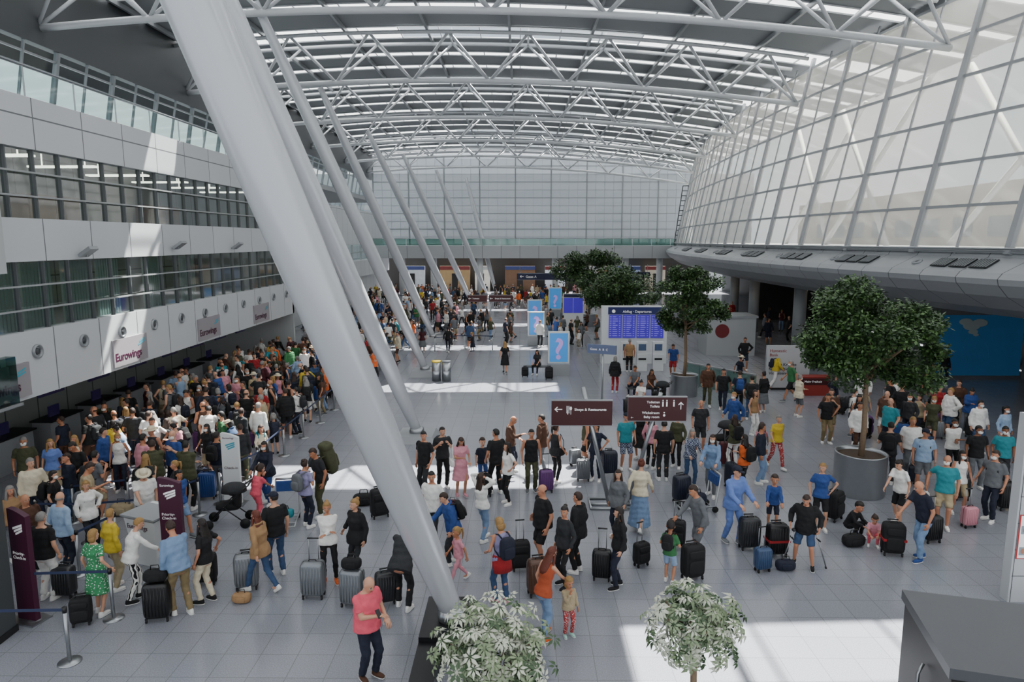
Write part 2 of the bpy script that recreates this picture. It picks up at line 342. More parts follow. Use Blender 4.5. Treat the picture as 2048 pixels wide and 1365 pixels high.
def P(u,v,face,pose,bd,h,top,bot,hair,ex='',lab=None,skin=None,shoe='white',pos=None,full=True,check=True,stuff=False):
    tt,tc=top.split(':'); bt,bc=bot.split(':') if bot else (None,None); hs,hc=hair.split(':')
    key='%s %s%s'%(tc,TN[tt],'' if bt is None else ' and %s %s'%(bc,bt))
    if not stuff:
        if key in USED:
            if not check: return False
            key=key+' with '+hc+' hair'
        USED.add(key)
    if skin is None: skin=random.choice([0,0,1,2,2,5])
    p=pos if pos is not None else G(u,v)
    hw={'bald':'balding','short':'short','long':'long','pony':'ponytailed','bun':'pinned-up','bob':'chin-length'}[hs]
    d=dict(pos=V((p[0],p[1],0)),face=face,pose=pose,bd=bd,h=h,tt=TK.get(tt,tt),tc=tc,bt=BK.get(bt,bt),bc=bc,hs=hs,hc=hc,ex=ex.split(),skin=skin,shoe=shoe,full=full,key=key,stuff=stuff,
        label=('person in %s'%key+(', '+lab if lab else ', %s %s hair%s'%(hw,hc,', '+PW[pose] if pose in PW else ''))))
    PEOPLE.append(d); return d
A=P
# foreground people (feet pixel, facing: 0 camera, 90 right, 180 away, -90 left)
A(738,1356,50,'phone','b',1.76,'polo:coral','trousers:navy','bald:grey','phone','balding and looking down at a phone',shoe='brown')
A(200,1230,170,'pull','f',1.68,'dress:dotted green','','bob:blond','','seen from behind',shoe='white')
A(98,1200,175,'stand','m',1.78,'tee:black','trousers:white','short:grey','','grey-haired, back to camera')
A(134,1150,160,'relax','m',1.8,'shirt:light blue','jeans:navy','bald:grey','','by the left queue posts')
A(232,1180,150,'relax','f',1.7,'shirt:yellow','trousers:beige','short:blond','','short blond hair')
A(268,1203,130,'reach','f',1.68,'shirt:white','trousers:striped','short:blond','','beside the white desk',shoe='black')
A(366,1230,-125,'reach','m',1.82,'shirt:pale denim','trousers:khaki','short:brown','','leaning on a black case')
A(416,1205,-100,'pull','f',1.7,'tee:black','trousers:cream','long:dark brown','','in black sandals',shoe='black')
A(525,1185,-110,'walk','f',1.7,'jacket:tan','jeans:denim','long:auburn','','long auburn hair')
A(556,1150,-140,'relax','m',1.8,'tee:black','jeans:denim','short:dark brown','cap','in a dark cap')
A(660,1166,15,'cross','f',1.74,'shirt:white','leggings:black','bun:blond','','arms folded, orange shoes',shoe='orange')
A(716,1158,-30,'pull','f',1.74,'jacket:black','leggings:charcoal','bun:blond','','beside silver cases',shoe='black')
A(808,1216,170,'bend','m',1.8,'jacket:charcoal','jeans:black','short:black','','bending behind the big column')
A(866,1095,-20,'relax','m',1.8,'tee:white','jeans:charcoal','short:black','','behind the big column')
A(907,1128,-70,'reach','m',1.66,'hoodie:blue','jeans:charcoal','short:brown','bp:black','in blue hood')
A(918,1165,-60,'walk','c',1.2,'tee:pink','leggings:pink','pony:blond','','small and blond')
A(1003,1208,-150,'phone','f',1.74,'vest:lavender','jeans:denim','bob:blond','bp:navy','with red jacket tied at waist',shoe='pink')
A(1085,1130,-60,'pull','b',1.8,'tee:black','shorts:black','bald:dark brown','','broad and balding')
A(1086,1278,130,'reach','f',1.68,'vest:rust','jeans:pale denim','long:auburn','','leaning to a small child',shoe='orange')
A(1136,1272,20,'face','c',1.12,'long:beige','trousers:floral','bob:blond','','small child, hand at mouth',shoe='mint')
A(1128,1172,-50,'relax','f',1.7,'long:charcoal','leggings:black','bun:dark brown','','beside brown-grey case',shoe='black')
A(1155,1145,-120,'stand','m',1.76,'jacket:black','trousers:black','short:brown','')
A(1236,1175,-80,'pull','f',1.7,'long:black','jeans:navy','long:dark brown','','long dark hair, black shoes',shoe='black')
A(1278,1060,160,'walk','f',1.76,'shirt:cream','long skirt:pale denim','bun:auburn','','with pale shawl')
A(1234,1075,-40,'relax','f',1.66,'jacket:grey','jeans:navy','long:brown','','behind black case')
A(1337,1166,150,'strap','c',1.34,'tee:green','shorts:light blue','short:dark brown','bp:black','child carrying black backpack')
A(1398,1125,-75,'reach','m',1.8,'shirt:grey','shorts:grey','short:brown','','leaning over cases')
A(1462,1085,25,'push','m',1.86,'hoodie:periwinkle','trousers:periwinkle','short:brown','cap','in a navy cap',shoe='silver')
A(1543,1058,-15,'push','c',1.4,'long:blue','shorts:navy','short:brown','','behind dark cases')
A(1606,1132,-30,'wide','m',1.68,'hoodie:black','shorts:denim','short:brown','','between two crutches',shoe='black')
A(1637,1060,-20,'hip','f',1.68,'tee:blue','shorts:black','pony:blond','','hair tied back')
A(1842,1120,-80,'reach','m',1.84,'polo:navy','jeans:pale denim','bald:grey','','reaching to black case, blue shoes',shoe='blue')
A(1796,1048,-60,'reach','f',1.7,'tee:white','shorts:black','pony:dark brown','','leaning to suitcase')
A(1882,1055,-30,'pull','m',1.82,'tee:teal','shorts:beige','bald:brown','mask','wearing white mask')
A(1704,1072,30,'crouch','c',1.35,'long:black','trousers:black','short:dark brown','','sitting low by pink child')
A(1744,1090,-20,'crouch','c',1.15,'tee:pink','leggings:coral','pony:brown','','crouching small child')
A(1978,1042,-60,'pull','m',1.82,'tee:grey','jeans:navy','short:brown','bp:charcoal mask','tall in mask')
A(1912,1028,-10,'relax','f',1.68,'vest:white','shorts:beige','long:dark brown','mask','beside pink case')
A(1840,985,-20,'relax','m',1.82,'tee:light blue','shorts:grey','short:brown','cap bp:olive','in cap, right of the large tree',skin=0)
A(1945,975,-10,'relax','m',1.8,'tee:black','jeans:grey','short:black','mask','in white mask',skin=3)
A(1898,955,5,'cross','m',1.78,'tee:white','jeans:black','short:black','mask','arms folded in mask',skin=3)
A(1998,975,-20,'stand','m',1.78,'tee:teal','trousers:charcoal','short:black','mask','at the right edge',skin=3)
A(1950,905,0,'relax','m',1.76,'hoodie:white','jeans:denim','short:black','mask','young in mask')
A(2002,915,10,'stand','f',1.7,'long:light blue','jeans:white','pony:black','mask','far right')
A(1550,936,10,'walk','f',1.68,'tee:yellow','trousers:floral','short:grey','','carrying bag, grey hair',shoe='white')
A(1520,926,-20,'walk','c',1.32,'tee:pink','shorts:pink','long:brown','mask','child beside yellow top')
A(1378,972,10,'push','f',1.7,'shirt:plaid','jeans:denim','long:grey','','at luggage trolley')
A(1422,992,-30,'push','f',1.76,'jacket:pale denim','jeans:grey','long:brown','mask','leaning at trolley')
A(1398,905,-5,'stand','m',1.76,'tee:charcoal','shorts:charcoal','bald:white','','white beard')
A(1325,962,175,'stand','m',1.8,'tee:black','jeans:charcoal','short:dark brown','','back to camera near trolley')
A(1250,940,10,'relax','m',1.78,'tee:teal','shorts:plaid','bald:brown','cap','bright printed top')
A(1279,918,-30,'stand','f',1.68,'vest:black','skirt:black','long:dark brown','','under the brown signs')
A(1300,938,150,'relax','f',1.68,'long:pink','jeans:black','long:brown','')
A(1352,935,-30,'relax','f',1.7,'long:olive','jeans:black','bob:brown','')
A(1110,966,140,'pull','f',1.74,'vest:charcoal','leggings:black','pony:brown','hb:black','ponytail, beside purple case')
A(1190,962,-20,'hip','f',1.74,'tee:navy','leggings:navy','pony:dark brown','','ponytail, beside grey case')
A(850,990,-30,'relax','m',1.8,'tee:black','trousers:charcoal','short:black','','left of backpack wearer',shoe='white')
A(886,975,20,'strap','m',1.76,'tee:charcoal','jeans:black','short:dark brown','bp:charcoal','small group left of the sign')
A(922,992,20,'phone','f',1.7,'dress:pink','','long:brown','hb:white','white bag at hip',shoe='pink')
A(993,988,-150,'relax','m',1.84,'tee:black','jeans:black','short:black','','tall in black')
A(1016,1008,-60,'hip','f',1.7,'tee:white','leggings:black','long:dark brown','','dark jacket over arm')
A(965,970,20,'stand','c',1.4,'tee:navy','shorts:blue','short:brown','')
A(965,1082,140,'armsup','f',1.66,'long:white','jeans:pale denim','long:brown','','hands in hair',shoe='white')
A(614,1055,150,'strap','f',1.72,'tee:lavender','jeans:navy','bun:brown','bp:grey mask','grey backpack')
A(646,1030,-40,'reach','m',1.84,'tee:charcoal','trousers:olive','short:brown','rs:olive','huge green rucksack')
A(515,1042,150,'reach','c',1.45,'tee:coral','trousers:coral','pony:brown','','child pushing stroller')
A(538,1008,-10,'push','f',1.74,'jacket:navy','jeans:blue','long:dark brown','mask','behind stroller')
A(380,1020,175,'cross','m',1.84,'jacket:olive','jeans:black','short:black','','back to camera')
A(440,990,170,'stand','m',1.78,'tee:navy','jeans:grey','short:dark brown','bp:black')
A(522,918,170,'stand','m',1.84,'shirt:white','shorts:beige','short:grey','','tall in the queue edge')
A(488,928,150,'relax','m',1.78,'jacket:charcoal','trousers:brown','short:brown','')
A(112,1000,20,'relax','f',1.7,'tee:periwinkle','skirt:beige','long:blond','')
A(160,990,0,'cross','f',1.7,'vest:cream','shorts:white','long:blond','','lit by sun')
A(300,1040,160,'strap','f',1.7,'tee:charcoal','shorts:olive','long:blond','bp:black','long blond hair')
A(200,1040,150,'strap','m',1.78,'tee:grey','shorts:beige','short:black','bp:charcoal')
A(60,1005,30,'stand','m',1.8,'tee:olive','jeans:navy','short:grey','mask')
A(75,1060,40,'relax','m',1.8,'shirt:cream','trousers:navy','short:grey','')
A(35,1120,60,'stand','f',1.7,'tee:tan','trousers:grey','long:grey','')
A(245,985,20,'relax','f',1.7,'vest:white','jeans:navy','bob:blond','mask')
A(66,1150,60,'stand','m',1.76,'jacket:brown','jeans:charcoal','bald:grey','','behind the maroon totem')
A(1413,812,-10,'walk','m',1.82,'jacket:brown','trousers:olive','short:dark brown','')
A(1444,824,-20,'walk','m',1.8,'tee:black','trousers:navy','short:black','','walking past second tree')
A(1229,786,160,'stand','f',1.7,'jacket:black','trousers:red','bob:grey','')
A(1010,748,180,'walk','f',1.7,'dress:black','','long:blond','','alone on the bright floor',shoe='black')
A(1476,828,170,'strap','m',1.76,'tee:navy','trousers:black','short:brown','bp:blue')
A(1500,842,160,'relax','m',1.78,'tee:charcoal','jeans:denim','short:black','bp:black')
A(1524,826,-160,'stand','f',1.7,'long:black','skirt:grey','bun:black','')
A(1466,885,-60,'walk','m',1.78,'jacket:blue','jeans:charcoal','short:blond','mask')
A(1505,870,30,'stand','f',1.66,'vest:tan','jeans:white','long:brown','')
A(1712,888,-20,'stand','f',1.72,'vest:black','jeans:navy','long:dark brown','hb:black','behind the large tree planter')
A(1772,968,150,'strap','m',1.82,'tee:charcoal','trousers:charcoal','short:black','bp:black','just right of large planter')
A(1860,890,-30,'walk','f',1.72,'tee:olive','shorts:olive','bob:blond','mask')
A(1885,772,-10,'stand','f',1.72,'long:black','jeans:charcoal','long:black','mask','by the blue wall')
A(1853,778,20,'phone','f',1.68,'tee:black','shorts:grey','bun:brown','')
A(1270,790,-30,'sit','m',1.78,'tee:grey','trousers:navy','short:brown','')
A(1300,795,20,'sit','f',1.7,'tee:brown','jeans:charcoal','long:brown','')
A(1282,822,-30,'sit','f',1.7,'tee:white','trousers:black','bun:black','','seated by kiosks')
A(1345,755,-20,'reach','m',1.78,'tee:blue','shorts:red','short:brown','')
A(1258,745,170,'stand','m',1.78,'tee:tan','jeans:black','short:grey','')
A(1075,748,-20,'sit','f',1.7,'tee:charcoal','leggings:black','long:dark brown','','seated at blue display')
COLB=[((905,1225),10.9,(385,0),8.2,16.2),((834,862),23.2,(455,0),18.35,15.9),((850,735),34.6,(510,3),29.2,0),((866,676),46.6,(640,175),41.3,0),((915,636),58.6,(735,262),53.3,0),((945,610),70,(805,308),65.3,0),((975,592),80,(872,340),77.3,0),((992,588),86,(932,356),88,0)]
# random crowd
tops=['tee','tee','tee','shirt','long','jacket','vest','polo','hoodie']; cols=['black','white','grey','navy','blue','light blue','red','maroon','pink','yellow','orange','green','olive','teal','beige','brown','cream','charcoal','white','black','navy','white','charcoal','grey','black','charcoal','black','navy','white','grey','black','black','navy','charcoal','olive','brown','denim','white']
bots=['trousers','jeans','jeans','shorts','shorts','skirt','leggings']; bcs=['black','navy','denim','grey','beige','khaki','white','charcoal','pale denim','olive','brown','black','navy','charcoal','black']
pts=[(d['pos'].x,d['pos'].y) for d in PEOPLE]
for c in COLB[1:]:
    b=AT(c[0][0],c[0][1],c[1])
    for dx in (-.6,0,.6):
        for dy in (-.6,0,.6): pts.append((b.x+dx,b.y+dy))
for x,y in ((17.2,42),(18.6,33),(17.8,52),(18.8,60),(3.2,50),(3.9,50),(4.6,50)): pts+=[(x,y),(x+.4,y),(x-.4,y),(x,y+.4),(x,y-.4)]
for u,v in ((1218,1012),(1258,1002),(1190,1010),(318,1120),(340,1120),(300,1120),(352,1140),(572,1050),(1392,1020),(1367,790),(1117,750),(1072,690),(1069,662),(1110,632)): q=G(u,v); pts+=[(q.x,q.y),(q.x+.4,q.y),(q.x-.4,q.y),(q.x,q.y+.4)]
def crowd(n,x0,x1,y0,y1,sep,full,faces,ok=lambda x,y:True,where='in the queue',stuff=False):
    k=0;tr=0
    while k<n and tr<n*60:
        tr+=1; x=ru(x0,x1); y=ru(y0,y1)
        if not ok(x,y) or any((x-a)**2+(y-b)**2<sep*sep for a,b in pts): continue
        f=random.choice(['m','f','f','m','b']); h=ru(1.7,1.86) if f!='f' else ru(1.6,1.74)
        if rnd()<.1: f='c'; h=ru(1.1,1.45)
        t=random.choice(tops); 
        hair=random.choice(['short','short','short','bald']) if f in 'mb' else random.choice(['long','pony','bob','bun','long'])
        hc=random.choice(['black','brown','dark brown','blond','brown','grey','dark brown'])
        b=random.choice(bots); 
        if f in 'mb' and b in('skirt','leggings'): b='trousers'
        ex=[]
        if rnd()<.35 and full: ex.append('bp:'+random.choice(['black','grey','navy','charcoal','teal','black','black']))
        if rnd()<.3 and full: ex.append('mask')
        if rnd()<.04 and full: ex.append('hat')
        po=random.choice(['stand','relax','phone','cross','strap','hip','pull','relax','stand','reach']) if rnd()<.9 else 'walk'
        if not full: po=random.choice(['stand','relax','walk','phone'])
        r=P(0,0,random.choice(faces)+ru(-35,35),po,f,h,t+':'+random.choice(cols),b+':'+random.choice(bcs),hair+':'+hc,' '.join(ex),'%s hair, %s'%(hc.replace('dark brown','dark'),where),pos=(x,y),full=full,check=False,stuff=stuff,shoe=random.choice(['white','black','grey','white']))
        if r: k+=1; pts.append((x,y))
FA=[-90,180,90,0]
crowd(18,-12,-7.9,14.2,19.2,.7,True,[-90,180,0,90],lambda x,y:x>-.72*y)
crowd(132,-13.8,-7.7,19.3,33.5,.52,True,[-90,180,-130,-90,0])
crowd(60,-13.8,-7.7,33.5,40,.52,False,FA,lambda x,y: y<36.4 or x>-12,stuff=True)
crowd(5,-7.6,-6.9,30,40,.9,True,[-90,180,60])
crowd(4,7,12,27,38,1.3,True,[0,180,90,-90],lambda x,y:not(5<x<10 and y>30),'near second tree')
crowd(24,10.0,16.5,17.5,27,.66,True,[0,-60,-30,90],lambda x,y:x<.71*y,'right of large planter')
crowd(7,-1.5,7.5,17.8,20.3,.9,True,[0,180,90,-90],lambda x,y:True,'in the middle queue')
crowd(44,-12,-.5,41,52,.65,False,FA,stuff=True)
crowd(18,0.8,5.5,42,52,.65,False,FA,stuff=True)
crowd(80,-17,-4,50,66,.65,False,FA,stuff=True)
crowd(120,-17,7,67,83,.65,False,FA,stuff=True)
crowd(12,16,20,30,58,1,False,FA,stuff=True)
# build prototypes
for d in PEOPLE:
    pb=(d['pose'],d['bd'])
    if d['full']:
        for k in (('body',),('top',d['tt']),('shoe','L'),('shoe','R'),('hair',d['hs'])): need(*k,*pb)
        if d['bt']: need('bot',d['bt'],*pb)
        for e in d['ex']:
            if e in('mask','cap','hat'): need('head',e,*pb)
    else: need('lod',d['tt'],d['bt'],d['hs'],*pb)
WM=mat('sole_white','#d8d8d4',.6); EYE=mat('eye_dark','#120c08',.3); LIP=mat('lips','#84382f',.5); EW=mat('eye_white','#d8d4cc',.4)
tmp={}
for k in NEED:
    s=skel(k[-2],k[-1]); mb=MB()
    if k[0]=='body': g_body(s,mb); vx=.0165
    elif k[0]=='top': g_top(s,mb,k[1]); vx=.018
    elif k[0]=='bot': g_bot(s,mb,k[1]); vx=.018
    else: continue
    o=bpy.data.objects.new('t',mb.mesh('t',[])); C.objects.link(o)
    r=o.modifiers.new('r','REMESH'); r.mode='VOXEL'; r.voxel_size=vx; r.use_smooth_shade=True
    q=o.modifiers.new('s','SMOOTH'); q.factor=.5; q.iterations=2 if k[0]=='body' else 3; tmp[k]=o
dg=bpy.context.evaluated_depsgraph_get(); dg.update()
W0=mat('slot','#888888')
for k,o in tmp.items():
    me=bpy.data.meshes.new_from_object(o.evaluated_get(dg)); 
    if k[0]=='body':
        s=skel(k[-2],k[-1]); mb=MB(); mb.add([v.co for v in me.vertices],[tuple(p.vertices) for p in me.polygons],0)
        for sd in 'LR': handgeo(mb,s,sd)
        for x in (1,-1):
            mb.ell((x*.03,-.078,.0),(.015,.009,.009),8,6,mi=3,mt=s['H']); mb.ell((x*.03,-.084,.0),(.008,.007,.008),6,6,mi=1,mt=s['H']); mb.ell((x*.03,-.083,.02),(.018,.006,.004),8,4,mi=1,mt=s['H'])
        mb.ell((0,-.088,-.062),(.023,.008,.007),8,6,mi=2,mt=s['H'])
        me=mb.mesh('body',[W0,EYE,LIP,EW],True)
    else:
        # soft cloth folds: read all normals first, then write all coordinates at once
        n_=len(me.vertices); co=[0.0]*(3*n_); me.vertices.foreach_get('co',co); no=[0.0]*(3*n_); me.vertices.foreach_get('normal',no); ax=(len(tmp)*.37)%6
        for i in range(n_):
            x,y,z=co[3*i:3*i+3]; h=.006*math.sin(z*38+x*22+ax)*math.sin(x*17-z*9+y*21)
            co[3*i]+=no[3*i]*h; co[3*i+1]+=no[3*i+1]*h; co[3*i+2]+=no[3*i+2]*h
        me.vertices.foreach_set('co',co); me.update()
        me.name=k[1]; me.materials.clear(); me.materials.append(W0); me.polygons.foreach_set('use_smooth',[True]*len(me.polygons))
    PROTO[k]=me; 
for o in tmp.values():
    d=o.data; bpy.data.objects.remove(o); bpy.data.meshes.remove(d)
LODMB={}
for k in NEED:
    if k in PROTO: continue
    s=skel(k[-2],k[-1]); mb=MB()
    if k[0]=='shoe': g_shoe(s,mb,k[1]); PROTO[k]=mb.mesh('shoe',[W0,WM],True)
    elif k[0]=='hair': g_hair(s,mb,k[1]); PROTO[k]=mb.mesh('hair',[W0],True)
    elif k[0]=='head': g_head(s,mb,k[1]); PROTO[k]=mb.mesh(k[1],[W0],True)
    elif k[0]=='lod':
        def seg(fn,mi):
            a=MB(); fn(a); mb.add(a.v,a.f,mi)
        seg(lambda a:g_body(s,a,True),0); seg(lambda a:g_top(s,a,k[1]),1)
        if k[2]: seg(lambda a:g_bot(s,a,k[2]),2)
        seg(lambda a:g_hair(s,a,k[3]),3); seg(lambda a:(g_shoe(s,a,'L'),g_shoe(s,a,'R')),4)
        LODMB[k]=mb
# bags
def bag_protos():
    d={}
    d['bp']=[('pack',MB().ell((0,0,0),(.15,.085,.22),16,10,.55)),('pocket',MB().ell((0,.085,-.06),(.115,.045,.11),12,8,.5))]
    for x in (1,-1): d['bp'].append(('strap',MB().path([(x*.09,-.06,.2),(x*.1,-.17,.235),(x*.11,-.29,.19),(x*.12,-.34,.05),(x*.13,-.26,-.1),(x*.14,-.07,-.16)],.017,6)))
    d['rs']=[('pack',MB().ell((0,.04,.05),(.19,.15,.38),16,10,.6)),('lid',MB().ell((0,.04,.4),(.18,.15,.09),14,8,.6)),('pocket',MB().ell((0,.18,-.02),(.13,.06,.18),12,8,.5))]+[x for x in d['bp'][2:]]
    d['hb']=[('bag_body',MB().ell((0,0,0),(.06,.14,.11),12,8,.55)),('strap',MB().path([(0,.1,.08),(.0,.1,.3),(.03,.02,.52),(0,-.09,.3),(0,-.1,.08)],.01,6))]
    return {k:[(n,b.mesh(n,[W0],True)) for n,b in v] for k,v in d.items()}
BG=bag_protos()
PHONE=MB().box((-.035,-.005,0),(.035,.005,.14)).box((-.032,-.007,.005),(.032,-.005,.135),1)
SMB=MB(); SMATS=[]
def smi(m):
    if m not in SMATS: SMATS.append(m)
    return SMATS.index(m)
for d in PEOPLE:
    pb=(d['pose'],d['bd']); s=skel(*pb); sc=d['h']/1.75
    mw=M.Translation(d['pos'])@M.Rotation(R(d['face']),4,'Z')@M.Scale(sc,4)
    if d['stuff']:
        ml=[sm(d['skin']),cl(d['tc']),cl(d['bc'] or 'black'),hm(d['hc']),cl(d['shoe'])]
        a=LODMB[('lod',d['tt'],d['bt'],d['hs'])+pb]; off=len(SMB.v); SMB.v+=[tuple(mw@V(p)) for p in a.v]; SMB.f+=[tuple(i+off for i in f) for f in a.f]; mi=[smi(x) for x in ml]; SMB.m+=[mi[i] for i in a.m]; continue
    r=thing('person',d['label'],'person',d['pos'],R(d['face']),None,sc)
    inst('body',PROTO[('body',)+pb],r,sm(d['skin']))
    inst({'tee':'t_shirt','long':'shirt','jacket':'jacket','dress':'dress','vest':'sleeveless_top'}[d['tt']],PROTO[('top',d['tt'])+pb],r,cl(d['tc']))
    if d['bt']: inst(d['bt'].replace(' ','_'),PROTO[('bot',d['bt'])+pb],r,cl(d['bc']))
    for sd in 'LR': inst('shoe',PROTO[('shoe',sd)+pb],r,cl(d['shoe']))
    inst('hair',PROTO[('hair',d['hs'])+pb],r,hm(d['hc']))
    if 'red jacket' in d['label']:
        mb=MB(); mb.loft([[s['T']@V((w*math.cos(2*pi*i/16),y+dd*math.sin(2*pi*i/16),z)) for i in range(16)] for z,w,dd,y in ((.7,.2,.12,.06),(.85,.2,.15,.02),(.98,.18,.14,0),(1.03,.16,.13,0))]); mb.build('tied_jacket',cl('red'),r,True)
    for e in d['ex']:
        if e in('mask','cap','hat'):
            inst({'mask':'face_mask','cap':'cap','hat':'sun_hat'}[e],PROTO[('head',e)+pb],r,cl({'mask':'white','cap':'navy','hat':'cream'}[e]))
        elif e=='phone':
            o=PHONE.build('phone',[DARK,mat('phone_screen','#3a4656',.2,emis=.3)]); tag(o,'black phone held by the person in coral polo shirt','phone'); w=s['wrR']; o.matrix_world=mw@M.Translation(w+V((.0,-.09,.0)))@M.Rotation(R(-40),4,'X')@M.Rotation(pi,4,'Z')
        else:
            k,c=e.split(':'); nm={'bp':'backpack','rs':'trekking_rucksack','hb':'shoulder_bag'}[k]
            o=thing(nm,'%s %s worn by person in %s'%(c,nm.replace('_',' '),d['key']),'bag' if k=='hb' else 'backpack')
            off=V((0,.235 if k!='rs' else .28,1.22)) if k!='hb' else V((-.24,.02,.98))
            o.matrix_world=mw@s['T']@M.Translation(off)
            for n,me in BG[k]: inst(n,me,o,cl(c))
o=SMB.build('distant_crowd',SMATS,None,True,'stuff'); tag(o,'dense crowd of tiny standing people filling the far hall floor','crowd')
# ---------------- suitcases
def case_proto(w,dp,h,hard,ext):
    sh=MB(); sh.ell((0,0,.07+h/2),(w/2,dp/2,h/2),20,12,.32)
    if hard:
        for i in range(-3,4): 
            for y in (-1,1): sh.box((i*w/8-.008,y*dp/2*.93,.07+h*.1),(i*w/8+.008,y*(dp/2+.006),.07+h*.9))
    else:
        sh.ell((0,-dp/2,.07+h*.35),(w*.4,.035,h*.22),14,8,.4); sh.ell((0,-dp/2,.07+h*.75),(w*.4,.028,h*.12),14,8,.4)
    ha=MB(); top=.07+h; e=.42 if ext else .03
    for x in (-1,1): ha.tube((x*w*.2,dp*.35,top-.02),(x*w*.2,dp*.35,top+e),.009,n=6)
    gr=MB().tube((-w*.24,dp*.35,top+e),(w*.24,dp*.35,top+e),.016,n=8)
    ch=MB().path([(-.08,0,top-.01),(-.06,0,top+.03),(.06,0,top+.03),(.08,0,top-.01)],.011,6)
    wh=MB(); wh.tube((-.014,0,.03),(.014,0,.03),.03,n=12); wh.box((-.02,-.012,.03),(.02,.012,.085),0)
    zp=MB(); n=20; zp.loft([[ (w/2*1.01*math.copysign(abs(math.cos(t))**.32,math.cos(t)),y,.07+h/2+h/2*1.01*math.copysign(abs(math.sin(t))**.32,math.sin(t))) for t in [2*pi*(i+.5)/n for i in range(n)]] for y in (-.006,.006)])
    return dict(shell=sh.mesh('shell',[W0],True),th=ha.mesh('telescopic_handle',[STEEL],True),gr=gr.mesh('grip',[DARK],True),ch=ch.mesh('carry_handle',[DARK],True),wh=wh.mesh('wheel',[RUB],False),zp=zp.mesh('zip_seam',[mat('zip','#1c1c1e',.5)],False),w=w,dp=dp)
CP={}
def suitcase(pos,col,size='L',rz=0,lab='',hard=True,ext=False,strap=None):
    k=(size,hard,ext)
    if k not in CP:
        w,dp,h={'L':(.46,.29,.68),'M':(.4,.25,.58),'S':(.35,.22,.46)}[size]; CP[k]=case_proto(w,dp,h,hard,ext)
    p=CP[k]; o=thing('suitcase',lab,'suitcase',(pos[0],pos[1],0),R(rz))
    mm=mat('case_%s_%d'%(col.replace(' ','_'),hard),COL[col],.35 if hard else .8,.6 if col=='silver' else 0,bump=.15,scale=40)
    sh_=inst('shell',p['shell'],o,mm); th_=inst('telescopic_handle',p['th'],o); inst('grip',p['gr'],th_); inst('carry_handle',p['ch'],o); inst('zip_seam',p['zp'],sh_)
    for x in (-1,1):
        for y in (-1,1): inst('wheel',p['wh'],o,mt=M.Translation((x*(p['w']/2-.05),y*(p['dp']/2-.05),0)))
    if strap: b=MB(); w=p['w']/2+.008; b.box((-w,-p['dp']/2-.012,.36),(w,p['dp']/2+.012,.41)); b.build('luggage_strap',cl(strap),o)
S=suitcase
for a in [(165,1250,'black','S',20,'small black suitcase behind person in dotted green dress',False,False),(318,1240,'black','L',10,'large black suitcase before person in pale denim shirt',True,False),
 (495,1178,'silver','L',15,'silver suitcase left of person in tan jacket',True,False),(628,1195,'silver','L',0,'tall silver suitcase beside person in white shirt and black leggings',True,True),(706,1212,'silver','L',-10,'silver suitcase carrying a black bag',True,False),
 (772,1208,'charcoal','M',20,'charcoal suitcase just left of the big column',True,False),(415,1168,'black','M',10,'black suitcase behind person in cream trousers',False,False),(760,1035,'black','L',30,'bulky black suitcase right of the green rucksack',False,False),
 (1092,985,'purple','M',10,'purple suitcase in front of ponytailed person',True,True),(1166,962,'grey','M',0,'grey suitcase right of purple suitcase',True,False),(1218,950,'navy','L',10,'navy suitcase behind the leaning sign post',True,False),
 (1041,1140,'black','M',10,'black suitcase with raised handle near broad balding person',False,True),(1077,1190,'brown','L',15,'brown suitcase above the auburn-haired person',True,False),(1203,1160,'black','M',-10,'ribbed black suitcase pulled by long-haired person',True,True),
 (1282,1132,'black','S',30,'small soft black cabin case right of long-haired person',False,True),(1384,1158,'black','L',20,'black soft suitcase right of child with backpack',False,False),(1497,1098,'charcoal','L',5,'charcoal suitcase left of the red-strapped pair',True,False),
 (1552,1112,'black','L',5,'black suitcase with red strap behind blue suitcase',True,False),(1524,1143,'denim','S',15,'small blue suitcase in front of dark suitcases',True,True),(1362,1005,'navy','L',20,'navy suitcase beside plaid shirt',True,False),
 (1783,1110,'black','L',-10,'large black suitcase with red strap by pink child',False,False),(1862,1085,'black','M',10,'black suitcase behind person in navy polo',True,True),(1936,1055,'pink','S',10,'small pink suitcase at right',True,True),(1352,1095,'black','M',-20,'black suitcase left of person in grey shirt',False,True),
 (132,1195,'charcoal','M',0,'charcoal suitcase beside person in white trousers',True,False),(1256,830,'black','M',0,'black suitcase before the departure kiosks',True,False),(968,995,'black','M',30,'black suitcase beside tall person in black',False,False),(2010,1020,'black','L',0,'black suitcase at right edge of the crowd',True,False),(416,998,'blue','L',10,'blue suitcase beside check-in totem',True,False),(1050,755,'black','S',0,'small black case before the blue display',False,False),(1098,760,'black','M',0,'black case right of seated person at blue display',False,False),
 (1920,1000,'charcoal','M',0,'charcoal suitcase between masked people',True,False),(1835,870,'black','M',0,'black suitcase right of large tree crown',False,False),(1668,1040,'black','L',40,'black suitcase right of person in blue t-shirt',False,False)]:
    u,v,c,sz,rz,lab,hard,ext=a; S(G(u,v),c,sz,rz,lab,hard,ext,strap='red' if 'red strap' in lab else None)
qp=[d for d in PEOPLE if d['full'] and ('queue' in d['label'] or 'right of large' in d['label']) and d['pos'].y>14]
for d in qp[::2]:
    a=R(d['face']+90); q=d['pos']+V((math.cos(a),math.sin(a),0))*-.4
    if any((q.x-e['pos'].x)**2+(q.y-e['pos'].y)**2<.12 for e in PEOPLE if e is not d): continue
    c=random.choice(['black','charcoal','navy','grey','silver','maroon','purple','blue','black','black'])
    S(q,c,random.choice('LMS'),ru(0,180),'%s suitcase beside person in %s'%(c,d['key']),rnd()<.6,rnd()<.3)
